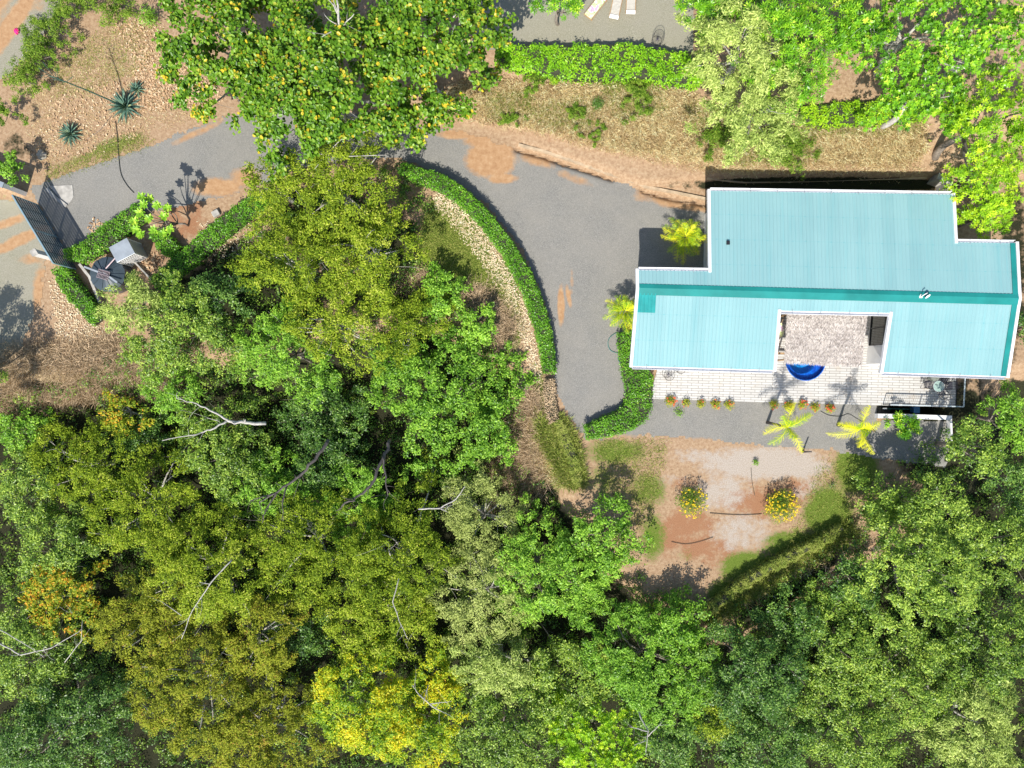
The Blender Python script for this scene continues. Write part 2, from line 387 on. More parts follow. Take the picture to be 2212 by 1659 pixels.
class MB:
    """collects boxes, prisms and tubes into one mesh (world coordinates)"""
    def __init__(s): s.v = []; s.f = []
    def add(s, vs, fs):
        n = len(s.v); s.v += [tuple(p) for p in vs]; s.f += [tuple(i + n for i in f) for f in fs]; return s
    def prism(s, poly, z0, z1):
        n = len(poly)
        a = sum(poly[i][0] * poly[(i + 1) % n][1] - poly[(i + 1) % n][0] * poly[i][1] for i in range(n))
        if a < 0: poly = poly[::-1]
        z0s = z0 if hasattr(z0, '__len__') else [z0] * n; z1s = z1 if hasattr(z1, '__len__') else [z1] * n
        vs = [(p[0], p[1], z0s[i]) for i, p in enumerate(poly)] + [(p[0], p[1], z1s[i]) for i, p in enumerate(poly)]
        fs = [tuple(range(n))[::-1], tuple(range(n, 2 * n))] + [(i, (i + 1) % n, n + (i + 1) % n, n + i) for i in range(n)]
        return s.add(vs, fs)
    def box(s, c, sz, rz=0.0, M3=None):
        hx, hy, hz = sz[0] / 2, sz[1] / 2, sz[2] / 2
        R = M3 if M3 is not None else Matrix.Rotation(rz, 3, 'Z')
        vs = [Vector(c) + R @ Vector((x * hx, y * hy, z * hz)) for x in (-1, 1) for y in (-1, 1) for z in (-1, 1)]
        return s.add(vs, [(0, 1, 3, 2), (4, 6, 7, 5), (0, 4, 5, 1), (2, 3, 7, 6), (0, 2, 6, 4), (1, 5, 7, 3)])
    def beam(s, a, b, w, h):
        a = Vector(a); b = Vector(b); d = b - a; L = d.length
        z = Vector((0, 0, 1)) if abs(d.normalized().z) < .99 else Vector((0, 1, 0))
        x = d.normalized(); y = z.cross(x).normalized(); z = x.cross(y)
        return s.box((a + b) / 2, (L, w, h), M3=Matrix((x, y, z)).transposed())
    def tube(s, pts, rad, n=6, cap=True):
        pts = [Vector(p) for p in pts]; m = len(pts)
        rad = rad if hasattr(rad, '__len__') else [rad] * m
        vs = []; fs = []
        prev = None
        for i, p in enumerate(pts):
            d = (pts[min(i + 1, m - 1)] - pts[max(i - 1, 0)])
            d = d.normalized() if d.length > 1e-9 else Vector((0, 0, 1))
            if prev is None: ref = Vector((1, 0, 0)) if abs(d.x) < .9 else Vector((0, 1, 0)); x = d.cross(ref).normalized()
            else: x = (prev - d * prev.dot(d)); x = x.normalized() if x.length > 1e-6 else d.orthogonal().normalized()
            prev = x; y = d.cross(x)
            for k in range(n):
                a = 2 * math.pi * k / n; vs.append(p + (x * math.cos(a) + y * math.sin(a)) * rad[i])
        for i in range(m - 1):
            for k in range(n):
                k2 = (k + 1) % n; fs.append((i * n + k, i * n + k2, (i + 1) * n + k2, (i + 1) * n + k))
        if cap: fs += [tuple(range(n))[::-1], tuple(range((m - 1) * n, m * n))]
        return s.add(vs, fs)
    def disc(s, c, r0, r1, z0, z1, n=40):
        vs = []; fs = []
        for k in range(n):
            a = 2 * math.pi * k / n; vs += [(c[0] + r0 * math.cos(a), c[1] + r0 * math.sin(a), z0), (c[0] + r1 * math.cos(a), c[1] + r1 * math.sin(a), z1)]
        for k in range(n):
            j = (k + 1) % n; fs.append((2 * k, 2 * j, 2 * j + 1, 2 * k + 1))
        return s.add(vs, fs)
    def build(s, name, m, parent=None, smooth=False, bevel=0.0):
        me = bpy.data.meshes.new(name); me.from_pydata(s.v, [], s.f); me.update()
        if smooth: me.polygons.foreach_set('use_smooth', np.ones(len(me.polygons), bool))
        me.materials.append(M[m] if isinstance(m, str) else m)
        o = bpy.data.objects.new(name, me); link(o, parent)
        if bevel:
            b = o.modifiers.new('bevel', 'BEVEL'); b.width = bevel; b.segments = 2; b.limit_method = 'ANGLE'
        return o

def frames(n, r):
    n = n / (np.linalg.norm(n, axis=1, keepdims=True) + 1e-9)
    q = r.normal(size=n.shape)
    t = np.cross(n, q); t /= (np.linalg.norm(t, axis=1, keepdims=True) + 1e-9)
    return n, t, np.cross(n, t)

def leaves(name, P, Nn, L, Wd, m, parent, tint, r, shape='kite', tdir=None):
    """one small face (or a folded pair) for each leaf"""
    n, t, b = frames(Nn, r)
    if tdir is not None:
        t = tdir - n * (tdir * n).sum(1, keepdims=True); t /= (np.linalg.norm(t, axis=1, keepdims=True) + 1e-9); b = np.cross(n, t)
    k = len(P); L = (L * r.uniform(.7, 1.25, k))[:, None]; Wd = (Wd * r.uniform(.75, 1.2, k))[:, None]
    if shape == 'kite':
        V = np.stack([P - t * L * .5, P - t * L * .05 + b * Wd * .5, P + t * L * .5, P - t * L * .05 - b * Wd * .5], 1).reshape(-1, 3)
        F = np.arange(4 * k).reshape(-1, 4)
        return raw(name, V, F, m, parent, tint)
    # folded broad leaf: two quads along the midrib
    up = n * Wd * .22
    V = np.stack([P - t * L * .5, P + t * L * .5, P + t * L * .15 + b * Wd * .5 + up, P - t * L * .35 + b * Wd * .42 + up,
                  P + t * L * .15 - b * Wd * .5 + up, P - t * L * .35 - b * Wd * .42 + up], 1).reshape(-1, 3)
    a = np.arange(k)[:, None] * 6
    F = np.concatenate([a + np.array([0, 1, 2, 3]), a + np.array([1, 0, 5, 4])], 1).reshape(-1, 4)
    return raw(name, V, F, m, parent, np.repeat(tint, 2))

# leaf length, width, shape, leaves per m2 of crown, clump radius, material, branch material
KIND = {
    'broad':  (.22, .17, 'fold', 185, .55, 'broad', 'palebark'),
    'mango':  (.25, .075, 'whorl', 250, .42, 'mango', 'bark'),
    'lime':   (.22, .085, 'whorl', 240, .45, 'lime', 'bark'),
    'round':  (.19, .10, 'whorl', 230, .45, 'mango', 'palebark'),
    'olive':  (.17, .07, 'kite', 400, .42, 'olive', 'palebark'),
    'rust':   (.16, .07, 'kite', 420, .38, 'rust', 'palebark'),
    'silver': (.24, .06, 'kite', 400, .45, 'silver', 'palebark'),
    'grey':   (.18, .055, 'kite', 380, .40, 'grey', 'palebark'),
    'bright': (.17, .10, 'kite', 330, .42, 'bright', 'bark'),
    'mid':    (.17, .085, 'kite', 350, .45, 'mid', 'bark'),
    'deep':   (.17, .085, 'kite', 330, .48, 'deep', 'bark'),
    'fern':   (.20, .07, 'kite', 380, .34, 'bright', 'bark'),
    'gold':   (.20, .075, 'kite', 380, .38, 'gold', 'bark'),
    'orange': (.20, .09, 'kite', 280, .40, 'orange', 'palebark'),
    'bush':   (.14, .05, 'kite', 420, .30, 'fine', 'bark'),
}

def crown(R, ztop, depth, kind, r, asp=1.0, ang=0.0, dens=1.0, amp=.17):
    L, Wd, shape, per, cr, mm, bm_ = KIND[kind]
    ph = r.uniform(0, 6.28, 4)
    def Rt(th): return 1 + amp * np.sin(2 * th + ph[0]) * .6 + amp * np.sin(3 * th + ph[1]) + amp * .8 * np.sin(5 * th + ph[2]) + amp * .5 * np.sin(8 * th + ph[3])
    nc = max(8, int(2.6 * R * R / (cr * cr)))
    th = r.uniform(0, 2 * np.pi, nc); q = np.sqrt(r.uniform(0, 1, nc))
    layer = r.uniform(0, 1, nc)
    low = layer < .25
    rr = q * R * Rt(th) * np.where(low, .9, .95)
    # the crown's top is broken into a few big masses
    nb = 5 + int(R); bx = r.normal(size=(nb, 2)) * R * .5; bh = r.uniform(-.3, .25, nb) * depth
    cx = rr * np.cos(th); cy = rr * np.sin(th)
    w = np.exp(-((cx[:, None] - bx[:, 0]) ** 2 + (cy[:, None] - bx[:, 1]) ** 2) / (.28 * R + .3) ** 2)
    lift = (w * bh).sum(1) / (w.sum(1) + .2)
    fr = np.sin(cx * 2.6 + ph[0]) * np.sin(cy * 2.3 + ph[1]) + .6 * np.sin(cx * 5.1 + ph[2]) * np.sin(cy * 4.7 + ph[3])
    cz = ztop - depth * .62 * (rr / R) ** 2 + lift + .16 * fr * min(1, R / 2) + r.normal(0, .09, nc)
    cz = np.where(low, cz - r.uniform(.35, 1.0, nc) * depth * .6, cz)
    # a few holes through the upper layer
    hk = 2 + int(R); hx = r.normal(size=(hk, 2)) * R * .55; hr = r.uniform(.14, .3, hk) * min(R, 3) * .8
    hole = (((cx[:, None] - hx[:, 0]) ** 2 + (cy[:, None] - hx[:, 1]) ** 2) < hr ** 2).any(1) & ~low & (R > 1.5)
    cz = np.where(hole, cz - depth * .55, cz)
    if asp != 1.0 or ang:
        ex = cx * asp; ey = cy / asp; cx = ex * math.cos(ang) - ey * math.sin(ang); cy = ex * math.sin(ang) + ey * math.cos(ang)
    C = np.stack([cx, cy, cz], 1)
    n = int(per * math.pi * R * R * dens)
    if shape == 'whorl': n = n // 6
    sc = min(1.0, R / 2.2 + .25)
    sl = cr * 1.5 * r.uniform(.5, 1.4, nc) * sc                                  # spray length
    sa = np.arctan2(C[:, 1], C[:, 0]) + r.normal(0, .8, nc); se = r.normal(.15, .3, nc)
    sd = np.stack([np.cos(sa) * np.cos(se), np.sin(sa) * np.cos(se), np.sin(se)], 1)
    idx = r.choice(nc, n, p=sl / sl.sum()); t = r.uniform(-.5, .5, n)
    sw = (.30 + .18 * np.cos(t * 3)) * cr * sc
    g = np.clip(r.normal(size=(n, 3)), -1.9, 1.9)
    P = C[idx] + sd[idx] * (t * sl[idx])[:, None] + g * sw[:, None] * np.array([.85, .85, .55])
    d = g * .6 + sd[idx] * .5; d[:, 2] = d[:, 2] * .6 + .35; d /= np.linalg.norm(d, axis=1, keepdims=True)
    ctint = r.normal(0, .11, nc) + .09 * np.clip(fr, -1, 1)
    tint = .5 + ctint[idx] + r.normal(0, .23, n)
    if kind == 'gold':
        blot = np.sin(C[:, 0] * 1.4 + ph[0]) * np.sin(C[:, 1] * 1.2 + ph[1])
        tint = .50 + .22 * blot[idx] + r.normal(0, .17, n)
    if shape == 'whorl':
        base = d + np.array([0, 0, .8]); base, t, b = frames(base, r)
        PP = []; NN = []; TT = []; DD = []
        for j in range(6):
            a = j * math.pi / 3 + r.uniform(-.3, .3, n)[:, None]
            dr = t * np.cos(a) + b * np.sin(a) + base * .35
            PP.append(P + dr * L * .5); NN.append(base + dr * -.4 + r.normal(0, .12, (n, 3))); TT.append(tint + r.normal(0, .08, n)); DD.append(dr)
        return np.concatenate(PP), np.concatenate(NN), np.concatenate(TT), C, np.concatenate(DD)
    N = d * .55 + np.array([0, -.12, .75]) + r.normal(0, .42, (n, 3))
    if kind in ('broad',): tint = tint + np.where(r.uniform(size=n) < .014, .42, 0)
    if kind == 'orange': tint = tint + np.where(r.uniform(size=n) < .25, .3, 0)
    DD = None
    if kind in ('silver', 'grey', 'olive', 'rust', 'fern'): DD = sd[idx] + r.normal(0, .7, (n, 3))
    return P, N, tint, C, DD

def limb_path(a, b, r, sag=.15, n=5):
    a = Vector(a); b = Vector(b); L = (b - a).length
    k = Vector(r.normal(size=3) * L * .07)
    return [a.lerp(b, i / n) + k * math.sin(math.pi * i / n) + Vector((0, 0, L * sag * math.sin(math.pi * i / n))) * (1 if i < n else 0) for i in range(n + 1)]

def tree(kind, px, py, rpx, h, name, label, cat='tree', asp=1.0, ang=0.0, dens=1.0, seed=None, limbs=7, twigs=True, depth=None, base=None, group=None, amp=.17, trunk_r=None):
    r = np.random.default_rng(seed if seed is not None else int(px * 7 + py * 13 + rpx))
    z = 0.0
    for _ in range(4):
        zc = z + h * .8
        x, y = G(px, py, zc); z = float(T(x, y))
    R = rpx * S * (HC - zc) / HC
    depth = depth or min(.55 * h, R * .8)
    bx, by = (x, y) if base is None else (base[0], base[1])
    bz = float(T(bx, by))
    root = empty(name, (bx, by, bz), label, cat, group)
    P, N, tint, C, DD = crown(R, z + h, depth, kind, r, asp, ang, dens, amp)
    off = np.array([x, y, 0.0]); tint = tint + r.normal(0, .05)
    P = P + off; C = C + off
    low = float(T(x, y)) + .05
    P[:, 2] = np.maximum(P[:, 2], low + r.uniform(0, .2, len(P)))
    L, Wd, shape, per, cr, mm, bmt = KIND[kind]
    leaves('crown', P, N, L, Wd, mm, root, tint, r, 'fold' if shape == 'fold' else 'kite', DD)
    mb = MB()
    fork = Vector((x + r.normal() * .2, y + r.normal() * .2, z + max(.3, h * .42)))
    tr = trunk_r or max(.035, .028 * h + .01 * R)
    mb.tube(limb_path((bx, by, bz - .15), fork, r, 0, 4), [tr * 1.25, tr * 1.1, tr, tr * .95, tr * .9], 8)
    sel = r.choice(len(C), min(limbs + int(R), len(C)), replace=False)
    for i in sel:
        e = Vector(C[i]) - Vector((0, 0, .12 * min(1, R / 2))); e = fork.lerp(e, .96)
        pth = limb_path(fork, e, r, -.02, 5)
        mb.tube(pth, [tr * .42 * (1 - .85 * j / 5) + .006 for j in range(6)], 5)
        if twigs:
            for q in range(3):
                s = pth[3 + q % 3]; dlt = Vector((r.normal() * .5, r.normal() * .5, abs(r.normal()) * .35)) * min(1, R / 3)
                mb.tube(limb_path(s, s + dlt * 1.3, r, 0, 3), [.013, .010, .008, .005], 4)
    mb.build('trunk', bmt, root, True)
    return root

# ================================================================ SETTING
def blobfield(u, v, blobs):
    f = np.zeros(u.shape)
    for b in blobs:
        bu, bv, ru, rv, s = b[:5]; a = math.radians(b[5]) if len(b) > 5 else 0
        du = (u - bu) * math.cos(a) + (v - bv) * math.sin(a); dv = -(u - bu) * math.sin(a) + (v - bv) * math.cos(a)
        f = np.maximum(f, s * np.exp(-((du / ru) ** 2 + (dv / rv) ** 2) ** 1.5))
    return f

GREEN = [(1330, 975, 90, 40, .75), (1400, 1060, 60, 50, .7), (1300, 1040, 50, 60, .6), (1850, 1010, 60, 70, .95), (1790, 1110, 70, 80, .9), (1720, 1180, 90, 45, .9), (1620, 1230, 80, 50, .95),
         (1570, 1290, 60, 50, .9), (1410, 1160, 40, 70, .75), (1480, 1200, 40, 25, .5), (980, 560, 90, 120, 1.3), (1060, 640, 70, 100, 1.2), (1100, 720, 40, 60, .8), (960, 470, 60, 60, .9),
         (1165, 880, 25, 110, .8), (1195, 1000, 40, 90, .8), (1100, 950, 40, 50, .6), (250, 310, 90, 22, .7, -20), (170, 345, 60, 16, .6, -20), (330, 190, 60, 40, .35), (60, 60, 60, 60, .2),
         (1100, 230, 60, 50, .6), (1250, 215, 60, 60, .6), (1370, 240, 70, 50, .6), (1180, 260, 60, 40, .5), (1640, 300, 90, 60, .75), (1700, 330, 60, 40, .7), (1500, 270, 50, 60, .6), (1960, 230, 60, 30, .5),
         (1290, 190, 80, 40, .6), (15, 450, 50, 60, .5), (170, 640, 30, 80, .5), (230, 800, 80, 60, .4), (1010, 200, 60, 60, .5), (620, 210, 90, 60, .4), (1240, 330, 60, 10, .4, 18)]
PALE = [(1650, 1000, 170, 45, .8), (1560, 1060, 80, 60, .65), (1600, 1150, 90, 60, .6), (1450, 1040, 60, 40, .4), (1720, 1010, 90, 30, .8), (1500, 985, 80, 22, .6), (1130, 850, 30, 60, .6), (1750, 1060, 60, 50, .5), (0, 60, 60, 120, .6)]
RED = [(1480, 1150, 90, 70, .8), (1640, 1080, 120, 50, .8), (1530, 1190, 80, 40, .8), (1480, 1050, 60, 40, .6), (1720, 1060, 70, 40, .7), (390, 470, 90, 70, .7, -35), (330, 540, 60, 60, .6), (430, 100, 90, 60, .35), (1100, 330, 40, 14, .4), (1200, 300, 120, 25, .35, 12)]
STRAW = [(1200, 240, 200, 60, .8), (1400, 250, 160, 70, .85), (1600, 320, 160, 70, .8), (1850, 300, 180, 60, .9), (1750, 340, 160, 30, .5), (1020, 230, 90, 70, .6), (1500, 330, 120, 40, .6), (1180, 1010, 60, 120, .6), (1150, 800, 40, 60, .5),
         (1020, 700, 60, 80, .8), (250, 800, 140, 60, .8), (60, 830, 120, 90, .8), (1720, 1220, 140, 22, .9, -38), (1840, 1140, 30, 30, .7), (930, 560, 60, 40, .4), (180, 250, 200, 110, .35), (260, 60, 80, 60, .4)]
FLOOR_SHADE = [(550, 640, 170, 130, 1.0), (400, 640, 100, 60, .8), (830, 520, 90, 100, .7), (850, 640, 120, 60, .8), (700, 480, 130, 120, .7), (1700, 1270, 140, 30, 1.2, -35), (1770, 399, 290, 16, 1.4), (1450, 548, 90, 40, .0), (2060, 940, 160, 130, .9), (2120, 1050, 160, 120, 1), (1965, 887, 90, 12, 1.2), (30, 320, 50, 40, .5), (420, 600, 90, 60, .5), (2190, 560, 40, 300, .6)]  # dark forest floor, plus shade painted in, as in the trench behind the house

def grid_mesh(x0, x1, y0, y1, st):
    xs = np.arange(x0, x1 + st / 2, st); ys = np.arange(y0, y1 + st / 2, st)
    X, Y = np.meshgrid(xs, ys); nx, ny = len(xs), len(ys)
    i = np.arange(nx * ny).reshape(ny, nx)
    F = np.stack([i[:-1, :-1], i[:-1, 1:], i[1:, 1:], i[1:, :-1]], -1).reshape(-1, 4)
    return X.ravel(), Y.ravel(), F, nx, ny

# one sheet for the ground: fine in view, coarse out to the horizon
xs = np.unique(np.concatenate([np.linspace(-400, -60, 12), np.arange(-60, -38, 2.0), np.arange(-38, 38, .25), np.arange(38, 60, 2.0), np.linspace(60, 400, 12)]))
ys = np.unique(np.concatenate([np.linspace(-400, -60, 12), np.arange(-60, -30, 2.0), np.arange(-30, 30, .25), np.arange(30, 60, 2.0), np.linspace(60, 400, 12)]))
X, Y = np.meshgrid(xs, ys); nx, ny = len(xs), len(ys)
i_ = np.arange(nx * ny).reshape(ny, nx)
F = np.stack([i_[:-1, :-1], i_[:-1, 1:], i_[1:, 1:], i_[1:, :-1]], -1).reshape(-1, 4)
X = X.ravel(); Y = Y.ravel(); Z = T(X, Y)
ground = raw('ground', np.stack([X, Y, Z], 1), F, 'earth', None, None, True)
tag(ground, kind='structure')
kz = HC / (HC - Z); U = CX + X / S * kz; V = CY - Y / S * kz       # painted where it is seen
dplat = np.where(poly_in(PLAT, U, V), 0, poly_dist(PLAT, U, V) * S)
zr = np.zeros((len(X), 4), np.float32); zb = np.zeros((len(X), 4), np.float32)
zr[:, 0] = blobfield(U, V, GREEN); zr[:, 1] = blobfield(U, V, PALE); zr[:, 2] = blobfield(U, V, RED); zr[:, 3] = 1
zb[:, 0] = blobfield(U, V, STRAW); zb[:, 1] = np.maximum(blobfield(U, V, FLOOR_SHADE), ss(1.0, 3.0, dplat) * 1.05); zb[:, 3] = 1
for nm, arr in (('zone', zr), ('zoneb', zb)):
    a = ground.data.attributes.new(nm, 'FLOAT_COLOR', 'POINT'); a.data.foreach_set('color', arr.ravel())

def wob(u, v):
    return 3.0 * np.sin(u * .11 + v * .07) * np.sin(v * .13 - u * .05) + 2.0 * np.sin(u * .31 + 1) * np.sin(v * .29 + 2)

def sheet(name, poly, m, blobs=(), st=.11, lift=.014, jag=1.0):
    P = np.array(poly, float)
    z0 = 0.0
    x0, y1 = G(P[:, 0].min() - 8, P[:, 1].min() - 8); x1, y0 = G(P[:, 0].max() + 8, P[:, 1].max() + 8)
    X, Y, F, nx, ny = grid_mesh(x0, x1, y0, y1, st)
    Z = T(X, Y); k = HC / (HC - Z); U = CX + X / S * k; V = CY - Y / S * k
    r = np.random.default_rng(3)
    d = poly_dist(P, U, V); ins = poly_in(P, U, V)
    sd = np.where(ins, d, -d) + jag * (wob(U, V) + r.normal(0, 1.2, len(U)))
    keep = (sd > 0)[F].all(1); F = F[keep]
    used, inv = np.unique(F.ravel(), return_inverse=True)
    o = raw(name, np.stack([X[used], Y[used], Z[used] + lift], 1), inv.reshape(-1, 4), m, None, None, True)
    a = o.data.attributes.new('soil', 'FLOAT', 'POINT'); a.data.foreach_set('value', blobfield(U[used], V[used], blobs).astype(np.float32))
    return tag(o, kind='structure')

sheet('driveway', [(60, 405), (100, 390), (180, 362), (250, 338), (330, 310), (400, 280), (470, 258), (540, 235), (620, 225), (720, 235), (850, 262), (930, 272), (980, 278), (1060, 300),
                   (1118, 324), (1170, 338), (1215, 354), (1270, 371), (1320, 389), (1360, 396), (1385, 415), (1440, 429), (1532, 446), (1600, 470), (1600, 640), (1450, 720), (1380, 860), (1345, 860), (1345, 900), (1262, 948), (1245, 925),
                   (1225, 895), (1205, 862), (1194, 812), (1194, 760), (1180, 680), (1160, 620), (1135, 560), (1095, 495), (1045, 440), (985, 400), (930, 370),
                   (870, 345), (760, 345), (650, 365), (560, 405), (525, 412), (500, 425), (450, 432), (400, 450), (300, 460), (250, 480), (200, 515), (160, 575), (120, 510), (85, 445)],
      'gravel', [(1080, 300, 75, 30, 1.1), (1060, 345, 55, 40, 1.0), (1160, 345, 45, 16, .6, 15), (1085, 385, 34, 12, .8), (1240, 385, 60, 12, .45, 20), (1212, 660, 8, 45, .9), (1228, 640, 6, 26, .7, -10), (1235, 610, 5, 40, .4),
                 (1480, 440, 90, 16, .7, 8), (1400, 420, 40, 20, .5), (470, 405, 60, 22, .75), (530, 385, 40, 30, .6), (230, 335, 60, 10, .6, -20), (430, 285, 80, 10, .5, -25), (1345, 900, 60, 10, .5), (990, 290, 50, 12, .8)])
sheet('gravel_yard', [(1402, 850), (1500, 855), (1900, 868), (1900, 905), (2048, 908), (2048, 1010), (1960, 1000), (1880, 990), (1800, 975), (1650, 966), (1560, 955), (1480, 948), (1400, 942), (1330, 953), (1262, 948), (1300, 930), (1350, 900)],
      'gravel', [(1340, 945, 60, 10, .5), (1700, 975, 200, 10, .3), (1500, 950, 60, 8, .4)], lift=.018)
sheet('road', [(-300, 420), (30, 430), (85, 448), (125, 520), (98, 565), (95, 640), (60, 720), (30, 790), (-300, 900)], 'gravelwarm', [(40, 520, 80, 14, .75, -25), (70, 560, 40, 14, .5), (90, 640, 20, 70, .8), (20, 480, 60, 12, .6, -20)])
sheet('dirt_road', [(-300, -300), (200, -300), (150, -20), (112, 50), (70, 120), (20, 165), (-300, 260)], 'gravelwarm', [(20, 60, 22, 120, .8, 35), (-20, 20, 40, 120, .6, 30), (80, -10, 30, 60, .4)])
sheet('upper_terrace', [(1000, -300), (1500, -300), (1500, 140), (1430, 130), (1290, 112), (1090, 110), (1020, 108)], 'gravelwarm', [(1200, 100, 300, 12, .3)], lift=.03, jag=.5)

# ---------------------------------------------------------------- low walls
def wall_along(name, pts, w, ztop, m, label, cat='wall', zb=-.6, apparent=True, topoff=.02):
    mb = MB(); prev = None
    P3 = []
    for (px, py) in pts:
        x, y, z = Gt(px, py); P3.append(Vector((x, y, (z if ztop is None else ztop) + topoff)))
    vs = []; fs = []
    for i, p in enumerate(P3):
        d = (P3[min(i + 1, len(P3) - 1)] - P3[max(i - 1, 0)]); d.z = 0; d.normalize(); nrm = Vector((-d.y, d.x, 0)) * w / 2
        vs += [p + nrm, p - nrm, Vector((p.x - nrm.x, p.y - nrm.y, zb)), Vector((p.x + nrm.x, p.y + nrm.y, zb))]
    n = len(P3)
    for i in range(n - 1):
        for k in range(4): fs.append((i * 4 + k, i * 4 + (k + 1) % 4, i * 4 + 4 + (k + 1) % 4, i * 4 + 4 + k))
    fs += [(0, 1, 2, 3), tuple(range(4 * n - 4, 4 * n))[::-1]]
    mb.add(vs, fs)
    return tag(mb.build(name, m), label, cat)
wall_along('retaining_wall', [(1528, 384), (1620, 383), (1760, 381), (1900, 378), (2016, 376)], .16, None, 'soilwall', 'long retaining wall cut into the bank behind the turquoise-roofed house', topoff=.05)
wall_along('retaining_wall', [(2026, 380), (2027, 400), (2028, 425)], .45, 1.1, 'concrete', 'short grey wall stub at the house\'s back right corner under the lime tree')
wall_along('drain_curb', [(1120, 314), (1172, 326), (1220, 341), (1275, 358), (1330, 377), (1395, 401), (1445, 414), (1532, 432)], .16, .12, 'soilwall', 'mud-stained concrete curb running between the drive and the dry grass bank', 'curb')
wall_along('concrete_footing', [(103, 500 - 92), (117, 424), (146, 446)], .22, .12, 'concrete', 'concrete threshold strip under the top end of the dark sliding gate', 'footing')
wall_along('garden_wall', [(1889, 898), (1960, 899), (2047, 902)], .30, .45, 'white', 'long white wall below the balcony railing', zb=-2)
wall_along('garden_wall', [(2046, 908), (2047, 935), (2048, 968)], .12, .42, 'white', 'thin pale side wall running down among the shaded shrubs', zb=-3)
wall_along('low_wall', [(296, 640 - 72), (345, 620)], .10, .3, 'concrete', 'short concrete edging behind the water tank')
wall_along('low_wall', [(178, 572), (200, 600), (222, 656)], .18, .35, 'concrete', 'dark mossy concrete wall between the water tank and the left hedge')
_p = [Gt(*q) for q in ((108, 402), (157, 400), (160, 425), (146, 448))]
mb = MB().prism([(q[0], q[1]) for q in _p], -.1, .05)
tag(mb.build('concrete_pad', 'concrete'), 'light concrete pad at the upper end of the dark gate', 'pad')

# ---------------------------------------------------------------- the house
ZR = 4.2
e3 = Vector((*NG(3885, 1138, ZR), ZR)); f3 = Vector((*NG(2438, 1099, ZR), ZR))
rd = (e3 - f3).normalized(); nd = Vector((-rd.y, rd.x, 0))        # north
def roofz(x, y):
    d = (Vector((x, y, 0)) - Vector((f3.x, f3.y, 0))).dot(nd)
    return ZR - (.12 * d if d > 0 else -.15 * d)
def roofpt(nx_, ny_):
    z = 3.5
    for _ in range(12):
        x, y = NG(nx_, ny_, z); z = roofz(x, y)
    return Vector((x, y, z))
OUT = [roofpt(*p) for p in ((2710, 728), (3632, 742), (3642, 924), (3874, 928), (3885, 1138), (3838, 1436), (3368, 1420), (3405, 1194), (2968, 1185), (2950, 1412), (2413, 1396), (2438, 1099), (2436, 1031), (2714, 1035))]
OUT[4] = e3.copy(); OUT[11] = f3.copy()
house = empty('bungalow', (f3.x, f3.y, 0), 'white bungalow with a turquoise corrugated roof wrapped round a small courtyard', 'house')
house.rotation_euler = (0, 0, math.atan2(rd.y, rd.x))
HM = Matrix.Translation((f3.x, f3.y, 0)) @ Matrix.Rotation(math.atan2(rd.y, rd.x), 4, 'Z'); HI = HM.inverted()
def hb(mb, name, m, parent=None, **k):
    """builds a house part from world-space vertices in the house's own frame"""
    o = mb.build(name, m, None, **k); o.data.transform(HI)
    o.parent = parent or house
    return o
def sheetmetal(poly, name, m, lift=0.0, pitch=.23, amp=.022, parent=None):
    bm = bmesh.new(); vs = [bm.verts.new(HI @ Vector((p.x, p.y, 0))) for p in poly]; bm.faces.new(vs)
    x0 = min(v.co.x for v in vs); x1 = max(v.co.x for v in vs)
    prof = [(0, 0), (.30, 0), (.42, 1), (.62, 1), (.74, 0)]
    k = math.floor(x0 / pitch)
    while k * pitch < x1:
        for f, _ in prof:
            xx = (k + f) * pitch
            if x0 + .001 < xx < x1 - .001:
                bmesh.ops.bisect_plane(bm, geom=bm.verts[:] + bm.edges[:] + bm.faces[:], dist=1e-5, plane_co=(xx, 0, 0), plane_no=(1, 0, 0))
        k += 1
    fx = [p[0] for p in prof] + [1.0]; fy = [p[1] for p in prof] + [0]
    for v in bm.verts:
        w = HM @ v.co; f = (v.co.x / pitch) % 1.0
        v.co.z = roofz(w.x, w.y) + lift + amp * float(np.interp(f, fx, fy))
    bm.normal_update()
    if sum(f.normal.z for f in bm.faces) < 0: bmesh.ops.reverse_faces(bm, faces=bm.faces[:])
    me = bpy.data.meshes.new(name); bm.to_mesh(me); bm.free(); me.materials.append(M[m])
    o = bpy.data.objects.new(name, me); COL.objects.link(o); o.parent = parent or house
    return o
roofN = sheetmetal([OUT[i] for i in (0, 1, 2, 3, 4, 11, 12, 13)], 'roof', 'roof'); roofN['label'] = 'long rear slope of the turquoise roof'
roofS = sheetmetal([OUT[i] for i in (11, 4, 5, 6, 7, 8, 9, 10)], 'roof', 'roof'); roofS['label'] = 'front slope of the turquoise roof notched by the courtyard'
sheetmetal([roofpt(*p) for p in ((2438, 1118), (2503, 1119), (2499, 1194), (2432, 1192))], 'roof_panel', 'panelm', .035, parent=None)['label'] = 'dark teal sheet patch at the roof\'s left end'
def strip(a, b, wa, name, m, lift):      # flat band on the roof between two lines
    mb = MB(); vs = []
    for p in (a, b): vs.append((p.x, p.y, roofz(p.x, p.y) + lift))
    q = [b + wa, a + wa]
    for p in q: vs.append((p.x, p.y, roofz(p.x, p.y) + lift))
    mb.add(vs, [(0, 1, 2, 3)]); return mb
n1_, s1_ = .26, .42
mb = MB()
mb.add([(f3.x, f3.y, ZR + .075), (e3.x, e3.y, ZR + .075), *[tuple(Vector((p.x, p.y, 0)) + nd * n1_ + Vector((0, 0, ZR - .12 * n1_ + .045))) for p in (e3, f3)], *[tuple(Vector((p.x, p.y, 0)) - nd * s1_ + Vector((0, 0, ZR - .15 * s1_ + .045))) for p in (e3, f3)]],
       [(0, 1, 2, 3), (1, 0, 5, 4)])
hb(mb, 'ridge_cap', 'capm')
mb = MB()
